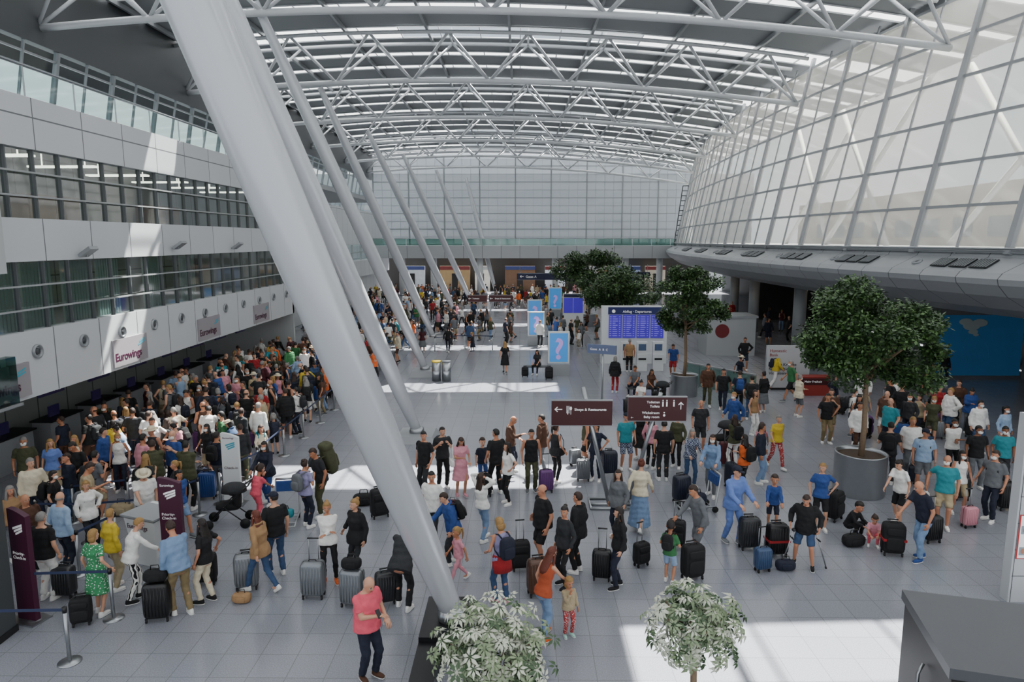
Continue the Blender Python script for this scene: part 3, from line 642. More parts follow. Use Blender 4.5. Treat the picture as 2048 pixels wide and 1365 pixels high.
def duffel(pos,z,col,lab,rz=0,sc=1):
    o=thing('holdall_bag',lab,'bag',(pos[0],pos[1],z),R(rz),None,sc)
    MB().ell((0,0,.14),(.26,.14,.14),16,10,.6).build('bag_body',cl(col),o,True); MB().path([(-.1,0,.26),(-.08,0,.38),(.08,0,.38),(.1,0,.26)],.012,6).build('handle',DARK,o,True); MB().ell((0,-.13,.12),(.14,.03,.08),10,6,.5).build('pocket',cl(col),o,True)
duffel(G(318,1240),.76,'black','black holdall on large black suitcase',10,.8); duffel(G(706,1212),.76,'black','black bag on top of silver suitcase',0,.75)
duffel(G(1706,1092),0,'black','black holdall at the seated child',10); duffel(G(728,1010),.0,'black','black holdall left of bulky black suitcase',10,1.1); duffel(G(905,1015),0,'maroon','maroon holdall beside person in pink dress',0,.7)
duffel(G(484,1205),0,'tan','tan straw bag in front of silver suitcase',0,.7); duffel(G(1570,1140),0.0,'navy','navy bag between the dark suitcases',0,.8); duffel(G(245,1030),.0,'beige','patterned beige bag in the left queue',0,1.1)
# ================= SETTING =================
def st(mb,name,mats,smooth=False): return mb.build(name,mats,None,smooth,'structure')
FLOOR=gridmat('floor_tiles','#868890','#6c6f73',(0,1),.62,.62,.2,.007,.22)
st(MB().box((-24,-3,-.3),(32,96,0)),'floor',FLOOR)
PAN=gridmat('white_panels','#bfc2c5','#5f6265',(1,2),2.0,5.0,.4,.02)
GLz=glassmat('clear_glass','#e4efee'); GLd=glassmat('office_glass','#b4c4c2',.24,gz=.6); SKYG=glassmat('skylight_glass','#f4f8fa'); SKYM=glassmat('skylight_milky','#ffffff',.02,1.0,'#ccd0d4')
FRM=mat('frame_grey','#8b8f92',.4,.3); FRW=mat('frame_light','#9a9d9e',.4,.2)
WN=[0]
def wname(): WN[0]+=1; return 'window_%d'%WN[0]
XL=-12.5
st(MB().box((XL-.4,8,2.9),(XL,37.5,4.6)),'wall_left_fascia',PAN); st(MB().box((XL-.4,8,6.36),(XL,37.5,7.45)),'wall_left_middle_band',PAN); st(MB().box((XL-.4,8,9.2),(XL,37.5,10.5)),'wall_left_upper_band',PAN)
st(MB().box((XL-8,8,10.2),(XL-.4,62,10.45)),'floor_terrace',GREYM); st(MB().box((XL-5,8,7.0),(XL-.4,37.5,7.2)),'floor_office_upper',GREYM); st(MB().box((XL-5,8,4.2),(XL-.4,37.5,4.4)),'floor_office_lower',GREYM)
OFW=gridmat('office_wall','#8f9490','#4a4c4c',(1,2),1.6,1.4,.6,.03)
st(MB().box((XL-5.2,8,0),(XL-5,37.5,10.2)),'wall_left_back',OFW); st(MB().box((XL-7,37.3,0),(XL,37.5,10.5)),'wall_left_end',mat('pale_wall','#a9acad',.5))
for z0,z1,zc_ in ((4.6,6.36,7.0),(7.45,9.2,10.2)):
    y=10.0
    while y<37.4:
        y1=min(y+3,37.5); w=MB().add([(XL-.15,y,z0),(XL-.15,y1,z0),(XL-.15,y1,z1),(XL-.15,y,z1)],[(0,1,2,3)]).build(wname(),GLd,None,False,'structure')
        f=MB()
        for k in range(3): yy=y+k; f.box((XL-.2,yy-.025,z0),(XL-.08,yy+.025,z1))
        f.build('mullion',mat('mullion_dark','#5c6062',.4,.4),w)
        f=MB()
        for zz in (z0+.55,z0+1.15): f.box((XL+.02,y,zz-.022),(XL+.08,y1,zz+.022))
        f.build('sun_rail',FRW,w)
        if y<36: tag(MB().box((XL-3.4,y+.4,z1+.02),(XL-1.2,y+.7,z1+.08)).tube((XL-3,y+.55,z1+.06),(XL-3,y+.55,zc_),.02).tube((XL-1.6,y+.55,z1+.06),(XL-1.6,y+.55,zc_),.02).build('office_fill_light',mat('office_fill_glow','#fff6e6',.4,emis=6)),'added glowing ceiling bar brightening the left offices','lamp','added office fill lights')  # glowing bars added to brighten the dark offices behind the glass
        y+=3
for i,y in enumerate((16.2,17.6,19.2,20.8,23.4,26)):
    b=MB(); 
    for k in range(9): b.box((XL-.5,y+k*.13,4.4),(XL-.44,y+k*.13+.09,6.3))
    tag(b.build('vertical_blind',mat('blind','#b9c2be',.8)),'pale vertical blind behind the lower office glass','blind','office blinds')
for i in range(3):
    y=15+i*7.3; o=thing('office_cabinet','wooden cabinet row behind the upper office glass','cabinet',(XL-4,y,7.2),0,'office cabinets'); MB().box((0,0,0),(.6,2.6,1.2)).build('body',mat('wood_brown','#6b5040',.5,noise=.2,scale=6),o); MB().box((.6,.05,.05),(.63,1.28,1.15)).box((.6,1.32,.05),(.63,2.55,1.15)).build('door',mat('wood_light','#7e6250',.5),o)
# far left wall beyond
st(MB().box((-18.4,37.5,0),(-18,90,3.0)).box((-18.4,37.5,3.0),(-17.2,90,4.7)).box((-18.4,37.5,6.4),(-18,90,10.2)),'wall_left_far',PAN)
for k in range(13):
    y=37.5+k*4; w=MB().add([(-18,y,4.7),(-18,y+4,4.7),(-18,y+4,6.4),(-18,y,6.4)],[(0,1,2,3)]).build(wname(),GLd,None,False,'structure'); MB().box((-18.05,y-.04,4.7),(-17.9,y+.04,6.4)).box((-18.05,y,5.5),(-17.9,y+4,5.58)).build('window_frame',FRW,w)
# clerestory
XC=-19.5
for k in range(19):
    y=14+k*4; w=MB().add([(XC-.8,y,10.6),(XC-.8,y+4,10.6),(XC,y+4,14.7),(XC,y,14.7)],[(0,1,2,3)]).build(wname(),GLz,None,False,'structure')
    f=MB(); f.beam((XC-.8,y,10.6),(XC,y,14.7),.14,.2); f.beam((XC-.8,y+2,10.6),(XC,y+2,14.7),.07,.1)
    for t in (0,.45,.9): f.beam((XC-.8*(1-t),y,10.6+4.1*t),(XC-.8*(1-t),y+4,10.6+4.1*t),.08,.08)
    f.build('window_frame',FRM,w)
DK=mat('roof_deck','#8b8e91',.5,.1); DKD=mat('dark_steel','#45484b',.5,.3)
st(MB().box((XC-.3,8,14.7),(XC+.1,92,19)),'wall_left_roof_beam',DKD)
for k in range(15):
    y=8+k*2
    o=thing('glass_railing_panel','clear glass railing panel along the left terrace edge','railing',(XL-.15,y,10.5),0,'left terrace railing'); MB().box((0,.03,.05),(.02,1.97,.75)).build('glass_panel',GLz,o); MB().tube((.01,0,.8),(.01,2,.8),.03).build('handrail',STEEL,o); MB().tube((.01,0,0),(.01,0,.8),.02).build('post',STEEL,o)
# roof
def zl(x): return 16.05-.0031*(x+5)**2
def zu(x): return 18.4-.0034*(x+5)**2
def zd(x): return zu(x)+.35
def Xr(y): return 13.5+(.0055 if y<44 else .0027)*(y-44)**2
def gx(y,z): return Xr(y)+1.1+.2*(z-6.5)
TY=[5,17,29,41.3,53.3,65.3,77.3,88.5]
WT=mat('truss_white','#c2c5c8',.35,.1)
sky=[]
for t in TY:
    sky.append((t-1.1,t+1.1,None if t<20 else (-10.5,6) if t<30 else (-6,8)))  # clear pane ranges shaped to drop sun patches on floor and left wall
    if t==17: sky.append((19.3,21.1,(8,18)))  # clear strip added out of view to throw the lower right sun patch
    else: sky.append((t+4.1,t+4.9,None))
    sky.append((t+7.3,t+8.1,None))
XS=[-23+i*2.3 for i in range(21)]
def strip(y0,y1,corr,clr=None):
    mb=MB(); n=max(1,int((y1-y0)/.28))
    ys=[y0+(y1-y0)*i/(2*n) for i in range(2*n+1)] if corr else [y0,y1]
    rows=[]
    for i,y in enumerate(ys): rows.append([(x,y,zd(x)+(.07 if corr and i%2 else 0)) for x in XS])
    vs=[p for r in rows for p in r]; m_=len(XS)
    for i in range(len(rows)-1):
        for j in range(m_-1):
            mb.f.append((i*m_+j,i*m_+j+1,(i+1)*m_+j+1,(i+1)*m_+j)); mb.m.append(0 if corr or (clr and clr[0]<XS[j]+1.15<clr[1]) else 1)
    mb.v=vs; return mb
y=-2
for a,b,clr in sky:
    if a>y: st(strip(y,a,True),'ceiling',DK)
    w=strip(a,b,False,clr).build(wname(),[SKYG,SKYM],None,False,'structure'); f=MB()
    for yy in (a,b): f.path([(x,yy,zd(x)-.02) for x in XS],.05,4)
    for x in [q*2.3-23 for q in range(0,21)]: f.beam((x,a,zd(x)),(x,b,zd(x)),.06,.1)
    f.build('window_frame',WT,w); y=b
TL=['nearest','second','third','fourth','fifth','sixth','seventh','farthest']
for ti,t in enumerate(TY):
    if t<10: continue
    xe=gx(t,14.3)-.15; o=thing('roof_truss','%s arched white tubular roof truss counted from the camera side'%TL[ti-1],'roof truss',(0,t,0))
    n=8; x0=-19.6; xs=[x0+(xe-x0)*i/n for i in range(n+1)]
    fine=[x0+(xe-x0)*i/36 for i in range(37)]
    MB().path([(x,0,zl(x)) for x in fine],.145,10).build('lower_chord',WT,o,True)
    for s_ in (-1,1): MB().path([(x,s_*1.2,zu(x)) for x in fine],.11,8).build('upper_chord',WT,o,True)
    for i in range(n):
        xm=(xs[i]+xs[i+1])/2
        for s_ in (-1,1):
            MB().tube((xs[i],0,zl(xs[i])),(xm,s_*1.2,zu(xm)),.08,n=6).tube((xm,s_*1.2,zu(xm)),(xs[i+1],0,zl(xs[i+1])),.08,n=6).build('diagonal_brace',WT,o,True)
        MB().tube((xm,-1.2,zu(xm)),(xm,1.2,zu(xm)),.05,n=6).build('cross_tie',WT,o,True)
for i in range(9):
    x=-19+i*4.6; tag(MB().beam((x,-2,zu(x)+.2),(x,92,zu(x)+.2),.14,.24).build('roof_purlin',FRM),'long grey purlin running lengthwise under the roof deck','beam','roof purlins')
st(MB().box((-23.5,-3,15),(-23,93,19)).box((23,12,17),(23.3,93,17.3)),'trim_1',DKD)
# columns
COLM=mat('column_paint','#b9bcc0',.25,.2)
ON=['huge foreground','second','third','fourth','fifth','sixth','seventh','eighth']
for i,c in enumerate(COLB):
    b=AT(c[0][0],c[0][1],c[1]); tp=AT(c[2][0],c[2][1],c[3]); b.z=max(b.z,.25)
    if c[4]: tp=b+(tp-b)*((c[4]-b.z)/(tp.z-b.z))
    if i>1: b.z=.35
    o=thing('slanted_column','%s slanted pale grey tapering steel column from the camera'%ON[i],'column',(b.x,b.y,b.z)); d=tp-b
    prof=[(0,.21),(.02,.22),(.1,.3),(.22,.36),(.4,.385),(.6,.375),(.8,.32),(.95,.24),(1,.2)]
    MB().path([d*t for t,_ in prof],[r*(.9 if i==0 else .8) for _,r in prof],40 if i==0 else 16).build('shaft',COLM,o,True)
    MB().ell((0,0,0),(.26,.26,.16),14,6,.7).build('foot_joint',STEEL,o,True)
    q=thing('column_plinth','%s slanted column base plinth'%ON[i],'plinth',(b.x,b.y,0))
    if i==0: MB().box((-.5,-.6,0),(.3,.7,b.z-.1)).box((-.5,-3.4,0),(-.12,-.6,.4)).box((.9,-1.2,0),(1.5,-.4,.35)).build('plinth_body',mat('black_metal','#151618',.35,.3),q)
    else: MB().loft([[(x*.75,y_*.75,0) for x,y_ in ((-1,-1),(1,-1),(1,1),(-1,1))],[(x*.6,y_*.6,b.z-.05) for x,y_ in ((-1,-1),(1,-1),(1,1),(-1,1))]]).build('plinth_body',GREYM,q)
# right balcony + glass facade
prof=[(1.15,6.5),(1.05,6.3),(.1,5.8),(-.05,5.6),(.0,5.4),(.35,5.0),(1.2,4.5),(2.6,4.1),(5,3.95),(14,3.95)]
ys=[8+i*1.64 for i in range(51)]; mb=MB(); vs=[(Xr(y)+dx,y,z) for y in ys for dx,z in prof]; n=len(prof)
mb.add(vs,[(i*n+j,(i+1)*n+j,(i+1)*n+j+1,i*n+j+1) for i in range(50) for j in range(n-1)])
st(mb,'balcony_fascia',gridmat('fascia_panels','#8f9295','#44474a',(1,2),1.64,30,.35,.02))
st(MB().add([(Xr(y)+dx,y,6.52) for y in ys for dx in (1.0,14)],[(i*2,i*2+1,i*2+3,i*2+2) for i in range(50)]),'floor_balcony',GREYM)
o=thing('balcony_rail','steel rail along the right balcony edge','railing'); MB().path([(Xr(y)+.75,y,6.6) for y in ys],.05,6).build('rail',STEEL,o,True)
RM=mat('mullion_grey','#9a9da0',.4,.3)
for k in range(18):
    y0=11+k*4.3; y1=y0+4.3; zt=16.6
    def pp(y,z): return V((gx(y,z),y,z))
    w=MB(); rows=[6.5+i*(zt-6.5)/6 for i in range(7)]
    for a in range(6):
        for h in range(2):
            ya=y0+h*2.15; yb=ya+2.15; w.add([pp(ya,rows[a]),pp(yb,rows[a]),pp(yb,rows[a+1]),pp(ya,rows[a+1])],[(0,1,2,3)])
    w=w.build(wname(),glassmat('facade_glass','#eef0ea',.04,.5,'#dcdad2',.2),None,False,'structure'); f=MB()
    f.beam(pp(y0,6.4),pp(y0,17.2),.28,.18); f.beam(pp(y0+2.15,6.4),pp(y0+2.15,17),.08,.08)
    f.build('mullion',RM,w); f=MB()
    for z in rows:
        f.beam(pp(y0,z),pp(y0+2.15,z),.11,.11); f.beam(pp(y0+2.15,z),pp(y1,z),.11,.11)
    f.build('transom',RM,w)
# nozzles and grilles
def nozzle(mt,lab,grp,r=.19):
    o=thing('air_nozzle',lab,'air vent',group=grp); o.matrix_world=mt; n=16
    mb=MB(); mb.loft([[(rr*math.cos(2*pi*i/n),rr*math.sin(2*pi*i/n),z) for i in range(n)] for rr,z in ((r,0),(r,.05),(r*.8,.07),(r*.65,.02),(r*.6,0.0))],caps=False); mb.build('ring',FRM,o,True); MB().ell((0,0,.01),(r*.5,r*.5,.05),12,6).build('core',mat('nozzle_dark','#3c3f42',.4),o,True)
for k in range(11):
    nozzle(M.Translation((XL+.001,17.3+1.9*k,4.05))@M.Rotation(pi/2,4,'Y'),'round silver air nozzle on the left white fascia','left fascia nozzles')
def fasc(y,s=.5):
    x=Xr(y)+.1+.95*s; z=5.8+.5*s; nr=V((-.5,0,.95)).normalized(); tg=V(((Xr(y+.1)-Xr(y-.1))/.2,1,0)).normalized(); nr=(nr-tg*nr.dot(tg)).normalized(); a=nr.cross(tg)
    m=M.Identity(4)
    for i in range(3): m[i][0]=tg[i]; m[i][1]=a[i]; m[i][2]=nr[i]
    m.translation=V((x,y,z)); return m
for y in (22,27.2,32.5,38,43.5,50,57,64,71): nozzle(fasc(y),'round air nozzle set in the right balcony fascia','right fascia nozzles',.2)
for g in (24.2,30,35.3,41,47,54,61):
    for j in range(3):
        o=thing('vent_grille','dark slatted air grille in the right balcony fascia','air vent',group='right balcony grilles'); o.matrix_world=fasc(g+j*.85); MB().box((-.36,-.3,.02),(.36,.3,.06)).build('frame',mat('grille_dark','#1c1e20',.5),o)
        b=MB(); [b.box((-.33+i*.11,-.27,.06),(-.3+i*.11,.27,.08)) for i in range(6)]; b.build('slats',FRM,o)
# outside right
OUT=mat('outside_white','#c9c9c6',.7)
for i,(ya,yb,z0,z1) in enumerate([(12,24,7,17),(24,12,7,17),(22,34,6,18),(34,22,6,18),(34,46,6,18),(46,34,6,18),(46,58,6,18),(58,46,6,18),(58,70,6,18),(70,58,6,18),(18,30,18,8),(30,44,18,8)]):
    xx=24.5+.7*(i%6)+(6 if i>9 else 0); tag(MB().tube((xx,ya,z0),(xx+1.5,yb,z1),.18,n=8).build('outside_strut',OUT,None,True),'white tubular strut outside the right glass facade','strut','outside struts')
o=thing('outside_building','pale beige building beyond the right glass facade','building',(38,20,0)); MB().box((0,-14,0),(6,75,11.5)).build('wall',mat('beige_wall','#bdb3a8',.8),o)
for k in range(18): MB().box((-.05,-12+k*4.6,7.2),(0,-9.4+k*4.6,8.8)).build('window_pane',mat('outside_pane','#8a9498',.2),o)
o=thing('outside_building','grey flat-roofed building beyond the far glass wall','building',(0,108,0)); MB().box((-34,0,0),(36,8,17)).build('wall',mat('far_build','#a4a7a9',.8),o)
for k in range(6): MB().box((-34,-.1,6.9+k*1.35),(36,0,7.5+k*1.35)).build('window_band',mat('far_pane','#868d92',.4),o)
# far wall
YF=90
for k in range(9):
    x0=-19+k*4.6; w=MB().add([(x0,YF,6.3),(x0+4.6,YF,6.3),(x0+4.6,YF,17.3),(x0,YF,17.3)],[(0,1,2,3)]).build(wname(),glassmat('far_glass','#dde2e6',.03,.75,'#b9bfc3',.1),None,False,'structure'); f=MB()
    f.box((x0-.08,YF-.2,6.3),(x0+.08,YF,17.4))
    for j in range(11): f.box((x0,YF-.1,6.3+j-(.05 if j%2==0 else .02)),(x0+4.6,YF,6.3+j+(.05 if j%2==0 else .02)))
    for j in range(1,4): f.box((x0+j*1.15-.012,YF-.06,6.3),(x0+j*1.15+.012,YF,17.3))
    f.build('window_frame',FRM,w)
st(MB().box((-19,84,4.7),(22,90.3,6.2)),'wall_far_balcony',gridmat('far_panels','#a4a7a9','#666666',(0,2),2.3,10,.45,.03))
for k in range(17): 
    o=thing('glass_railing_panel','greenish glass railing panel on the far balcony','railing',(-18.5+k*2.3,84.1,6.2),0,'far balcony railing'); MB().box((.03,0,.05),(2.25,.03,.85)).build('glass_panel',glassmat('rail_green','#bcd8d0',.1),o); MB().tube((0,0,.9),(2.3,0,.9),.035).build('handrail',STEEL,o)
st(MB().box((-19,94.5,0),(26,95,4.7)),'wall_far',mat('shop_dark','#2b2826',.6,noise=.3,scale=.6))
for k,(u,w_,c) in enumerate([(800,50,'#9aa0a6'),(880,60,'#8a7350'),(950,30,'#c8c4ba'),(1010,60,'#5d4430'),(1090,40,'#c0c6ce'),(1160,60,'#806444'),(1230,50,'#7884a0'),(1290,40,'#a49c8b')]):
    a=AT(u,560,93); b=AT(u+w_,560,93); o=thing('airport_shop',['pale','amber','narrow white','brown','bluish white','tan','cool blue','cream'][k]+' lit shop under the far balcony','shop',(a.x,93,0)); L=b.x-a.x
    MB().box((0,0,0),(L,.3,3.4)).build('facade',mat('shop_%d'%k,c,.5,noise=.3,scale=2,emis=.25),o); MB().box((0,-.1,2.9),(L,0,3.4)).build('sign_band',mat('shop_sign_%d'%(k%3),['#27305a','#5a2020','#8d8d8d'][k%3],.5,emis=.3),o); MB().box((L*.4,-.08,0),(L*.6,0,2.4)).build('doorway',DARK,o)
for u in (805,868,960,1110,1190,1250,1318):
    p=AT(u,560,85.5); o=thing('round_pillar','pale round pillar under the far balcony','pillar',(p.x,85.5,0),0,'far round pillars'); MB().tube((0,0,0),(0,0,4.7),.4,n=16).build('shaft',WHITEM,o,True); MB().tube((0,0,0),(0,0,.2),.46,n=16).build('base_ring',STEEL,o,True)
# right lower zone
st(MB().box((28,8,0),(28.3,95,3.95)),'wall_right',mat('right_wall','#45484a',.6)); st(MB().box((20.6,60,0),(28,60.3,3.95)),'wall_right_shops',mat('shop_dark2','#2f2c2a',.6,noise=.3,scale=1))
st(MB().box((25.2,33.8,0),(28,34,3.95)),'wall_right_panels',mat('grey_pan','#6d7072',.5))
o=thing('wall_mural','blue mural wall panel with pale drifting shape under the right balcony','mural',(21,34,0)); MB().box((0,0,.15),(4.1,.12,3.2)).build('panel',mat('mural_blue','#2a6a9c',.5,noise=.15,scale=1.5,emis=.08),o)
mb=MB(); 
for a,b,r in ((1.5,2.75,.45),(1.9,2.9,.4),(1.2,2.95,.35),(1.6,2.45,.25),(1.75,2.3,.15)): mb.ell((a,-.004,b-.08),(r,.01,r*.5),14,8)
mb.build('pale_shapes',mat('mural_pale','#a9b5b2',.6),o,True)
mb=MB()
for i in range(5): mb.path([(1.3+i*.16,-.006,2.2),(1.2+i*.3,-.006,1.6),(1.5+i*.25,-.006,.9)],.008,4)
mb.build('thin_lines',mat('mural_line','#4f93c4',.6),o,True)
for x,y in ((17.2,42),(18.6,33),(19.5,25),(17.8,52),(18.8,60)):
    o=thing('round_pillar','grey round pillar holding the right balcony','pillar',(x,y,0),0,'right balcony pillars'); MB().tube((0,0,0),(0,0,4.0),.38,n=18).build('shaft',GREYM,o,True); MB().tube((0,0,0),(0,0,.2),.42,n=18).build('base_ring',STEEL,o,True)
for i in range(12):
    y=22+i*4; x=Xr(y)+4; o=tag(MB().tube((x,y,4.02),(x,y,3.95),.16,n=12).build('downlight',mat('lamp_warm','#ffe0b0',.4,emis=12)),'small round downlight in the right balcony soffit','lamp','soffit downlights')
# ---------------- signs
BRN=mat('sign_maroon','#3d1014',.4); SW=mat('sign_white','#eeeeee',.5,emis=.15); NAVY=mat('sign_navy','#141a3c',.4); GREYD=mat('grey_dark','#3f4245',.5)
def arrow(mb,x,z,s,dr):
    c,n_=math.cos(dr),math.sin(dr)
    def q(a,b): return (x+(a*c-b*n_)*s,0,z+(a*n_+b*c)*s)
    for poly in ([(-1,-.1),(.8,-.1),(.8,.1),(-1,.1)],[(1,0),(.3,.7),(.1,.55),(.7,-.08)],[(1,0),(.7,.08),(.1,-.55),(.3,-.7)]):
        mb.add([q(*p) for p in poly],[tuple(range(len(poly)))])
def signbox(name,lab,u0,v0,u1,v1,Y,m1,rz=0):
    a=AT(u0,v1,Y); b=AT(u1,v0,Y); w=b.x-a.x; h=b.z-a.z
    o=thing(name,lab,'sign',(a.x,Y,a.z)); o.rotation_euler=(0,0,rz)
    MB().box((0,0,0),(w,.14,h)).build('sign_panel',m1,o); MB().box((-.02,.01,-.02),(w+.02,.13,0)).box((-.02,.01,h),(w+.02,.13,h+.02)).build('sign_edge',STEEL,o)
    return o,w,h
o,w,h=signbox('direction_sign','maroon shops and restaurants sign with left arrow on leaning post',1103,803,1225,851,17,BRN)
mb=MB(); arrow(mb,.17,h*.66,.1,pi); mb.build('arrow',SW,o).location=(0,-.004,0)
text('Shops & Restaurants',.098,SW,o,(.58,-.004,h*.6),bold=.001)
mb=MB(); [mb.box((.38+i*.03,-.006,h*.5),(.392+i*.03,-.002,h*.8)) for i in range(3)]; mb.box((.4,-.006,h*.45),(.42,-.002,h*.62)).ell((.49,-.004,h*.7),(.03,.004,.05),10,6).box((.484,-.006,h*.45),(.496,-.002,h*.66)).build('cutlery_symbol',SW,o)
tp=AT(1166,775,17.2); bs=G(1218,1012); MB().path([tp-V(o.location),bs-V(o.location)+V((0,0,.05))],.055,12).build('leaning_post',STEEL,o,True)
bb=bs-V(o.location); fb=MB(); fb.path([bb+V((-.5,-.3,.04)),bb+V((.55,-.3,.04)),bb+V((.55,.4,.04)),bb+V((-.5,.4,.04)),bb+V((-.5,-.3,.04))],.035,6); fb.tube(bb+V((-.5,0,.04)),bb+V((.55,0,.04)),.035); fb.build('base_frame',STEEL,o,True)
o,w,h=signbox('direction_sign','maroon toilets and baby room sign with up arrow on leaning post',1256,796,1374,842,17.1,BRN)
mb=MB(); arrow(mb,w-.15,h*.66,.1,pi/2); 
for x in (.0,.1,.28): mb.ell((.88+x,0,h*.88),(.018,.004,.018),8,6); mb.box((.862+x,-.004,h*.62),(.898+x,0,h*.83))
mb.ell((.92,0,h*.36),(.02,.004,.02),8,6).ell((.92,0,h*.24),(.03,.004,.036),8,6); arrow(mb,.1,h*.14,.032,pi); mb.build('pictograms',SW,o).location=(0,-.006,0)
for s_,z in (('Toiletten',.76),('Toilets',.58),('Wickelraum',.3),('Baby room',.12)): text(s_,.09,SW,o,(.8,-.006,h*z),al='RIGHT',bold=.001)
L0=V(o.location); MB().path([AT(1322,786,17.3)-L0,AT(1258,1000,17.6)-L0],.055,12).build('leaning_post',STEEL,o,True)
q=thing('direction_sign','blue two-part gate sign on slim post left of departure board','sign',tuple(G(1203,838))); q.location.z=0; l=V(q.location)
pz=AT(1203,700,l.y).z; MB().tube((0,0,0),(0,0,pz+.2),.04).build('post',STEEL,q,True); MB().box((-.6,-.1,pz-.15),(.55,0,pz+.2),mt=M.Rotation(R(-25),4,'Z')).build('sign_panel',mat('sign_greyblue','#5a6684',.4),q); text('Gates  A  B  C',.12,SW,q,(-.48,.11,pz-.02),(pi/2,0,R(-25)))
MB().box((-.3,-.06,0),(.3,.06,.06)).build('base',STEEL,q)
for a in ((935,591,974,604,'maroon sign with left arrow far down the hall','Toiletten',956),(978,591,1025,604,'maroon shops sign far down the hall','Shops & Restaurants',982)):
    o,w,h=signbox('direction_sign',a[4],*a[:4],58,BRN); text(a[5],.16,SW,o,(w*.25,-.004,h*.4)); l=V(o.location); MB().tube(AT(a[6],604,58.1)-l,AT(a[6]-4,650,58.1)-l,.05).build('leaning_post',STEEL,o,True); mb=MB(); arrow(mb,.2,h*.5,.12,pi); mb.build('arrow',SW,o).location=(0,-.004,0)
for a in ((1035,547,1145,560,'long navy Gates A sign hanging at the far end','Gates A',80),(1255,545,1300,556,'short navy gate sign right of the pillars','Gates B',80)):
    o,w,h=signbox('gate_sign',a[4],*a[:4],a[6],NAVY); text(a[5],.38,SW,o,(w*.15,-.004,h*.3)); 
    if w>4: text('Gates A',.38,SW,o,(w*.72,-.004,h*.3)); mb=MB(); arrow(mb,.5,h*.5,.22,pi); mb.build('arrow',SW,o).location=(0,-.004,0)
    for x in (.3,w-.3): MB().tube((x,.07,h),(x,.07,h+.9),.03).build('hanger',STEEL,o)
# departure board
YB=38; a=AT(1215,690,YB); b=AT(1332,615,YB); w=b.x-a.x
o=thing('departure_board','large white-framed departures board with blue flight screens','display board',(a.x,YB,0)); bt=b.z
MB().box((-.35,0,0),(w+.1,.5,bt+.05)).build('housing',WHITEM,o); z1=AT(1215,630,YB).z; z0=AT(1215,676,YB).z
MB().box((0,-.04,z1+.03),(w,0,bt)).build('header_panel',mat('header_navy','#121c50',.4,emis=.2),o); text('Abflug \u00b7 Departures',.2,SW,o,(w*.25,-.05,z1+.12),bold=.001); MB().ell((.3,-.045,z1+.2),(.1,.01,.1),14,6).build('info_symbol',SW,o)
SC=mat('screen_blue','#33208f',.3,emis=.8); RW=mat('screen_text','#8f86d8',.4,emis=.7)
for i in range(4):
    x0=.05+i*(w-.1)/4; x1=x0+(w-.1)/4-.06; s_=MB().box((x0,-.06,z0),(x1,0,z1)).build('screen',SC,o); r=MB()
    for j in range(10):
        zz=z1-.1-j*(z1-z0-.12)/10
        for c0,c1 in ((.04,.14),(.2,.2+ru(.15,.3)),(.56,.64)): r.box((x0+c0,-.065,zz-.025),(min(x0+c1,x1-.03),-.06,zz))
    r.build('text_rows',RW,s_)
for i,u in enumerate((1252,1283,1315)):
    p=G(u,742); o=thing('self_service_kiosk',['left','middle','right'][i]+' white self-service kiosk under the departure board','kiosk',(p.x,p.y,0)); MB().box((-.28,-.1,0),(.28,.25,.9)).box((-.28,-.05,.9),(.28,.2,1.55)).build('body',WHITEM,o); MB().box((-.2,-.07,1.1),(.2,-.05,1.45)).build('screen',mat('kiosk_scr','#3c4c64',.2,emis=.3),o); MB().box((-.2,-.13,.6),(.2,-.1,.7)).build('ticket_slot',DARK,o)
o=thing('departure_board','second smaller departures board farther back','display board',tuple(AT(1126,600,50))); o.location.z=0; MB().box((0,0,0),(1.5,.3,3)).build('housing',WHITEM,o); MB().box((.05,-.03,1.6),(.73,0,2.7)).box((.77,-.03,1.6),(1.45,0,2.7)).build('screen',SC,o); MB().box((.05,-.03,2.75),(1.45,0,2.98)).build('header_panel',NAVY,o)
# blue question displays
BL=mat('display_blue','#3a82c4',.4,emis=.5); PK=mat('display_pink','#a987c8',.4,emis=.5)
for i,(u,v,w,h,lab) in enumerate(((1117,750,1.1,2.25,'large blue poster display with pink question mark'),(1072,690,1.1,2.2,'second blue question mark display behind'),(1069,662,1.1,2.4,'third blue question mark display farther back'),(1110,632,1.2,2.6,'small far blue display right of the others'))):
    p=G(u,v); o=thing('poster_display',lab,'display',(p.x,p.y,0)); MB().box((-w/2,0,.6),(w/2,.25,h)).build('frame',WHITEM,o); MB().box((-w/2+.08,-.02,.68),(w/2-.08,0,h-.08)).build('poster',BL,o); MB().box((-w/2,-.3,0),(w/2,.45,.6)).build('base_box',GREYM,o)
    text('?',1.5,PK,o,(0,-.03,.85),al='CENTER',bold=.03)
# right side posters
p=G(1530,780); b=AT(1600,692,p.y); o=thing('poster_board','white bank advertising board near the second tree','sign',(p.x,p.y,0)); MB().box((0,0,.1),(2.0,.15,b.z)).build('panel',mat('poster_white','#a9aaab',.5),o); MB().box((0,0,0),(2,.15,.1)).build('base',DARK,o)
text('Hanseatic\nBank',.2,mat('txt_red','#8a2a2c',.5),o,(.12,-.01,b.z-.3)); text('Unsere Kredite\nf\u00fcr Flexible und\nVielreisende.',.2,mat('txt_dark','#26282c',.5),o,(.12,-.01,b.z-.95),bold=.003)
p=G(1602,792); o=thing('advert_box','dark red advertising box right of bank board','sign',(p.x,p.y,0)); MB().box((0,0,0),(1.35,.6,.85)).build('panel',mat('red_box','#8c2e28',.5),o); MB().box((0,-.02,.5),(1.35,0,.8)).build('dark_band',BRN,o); text('Mehr Freiheit',.14,SW,o,(.1,-.03,.6))
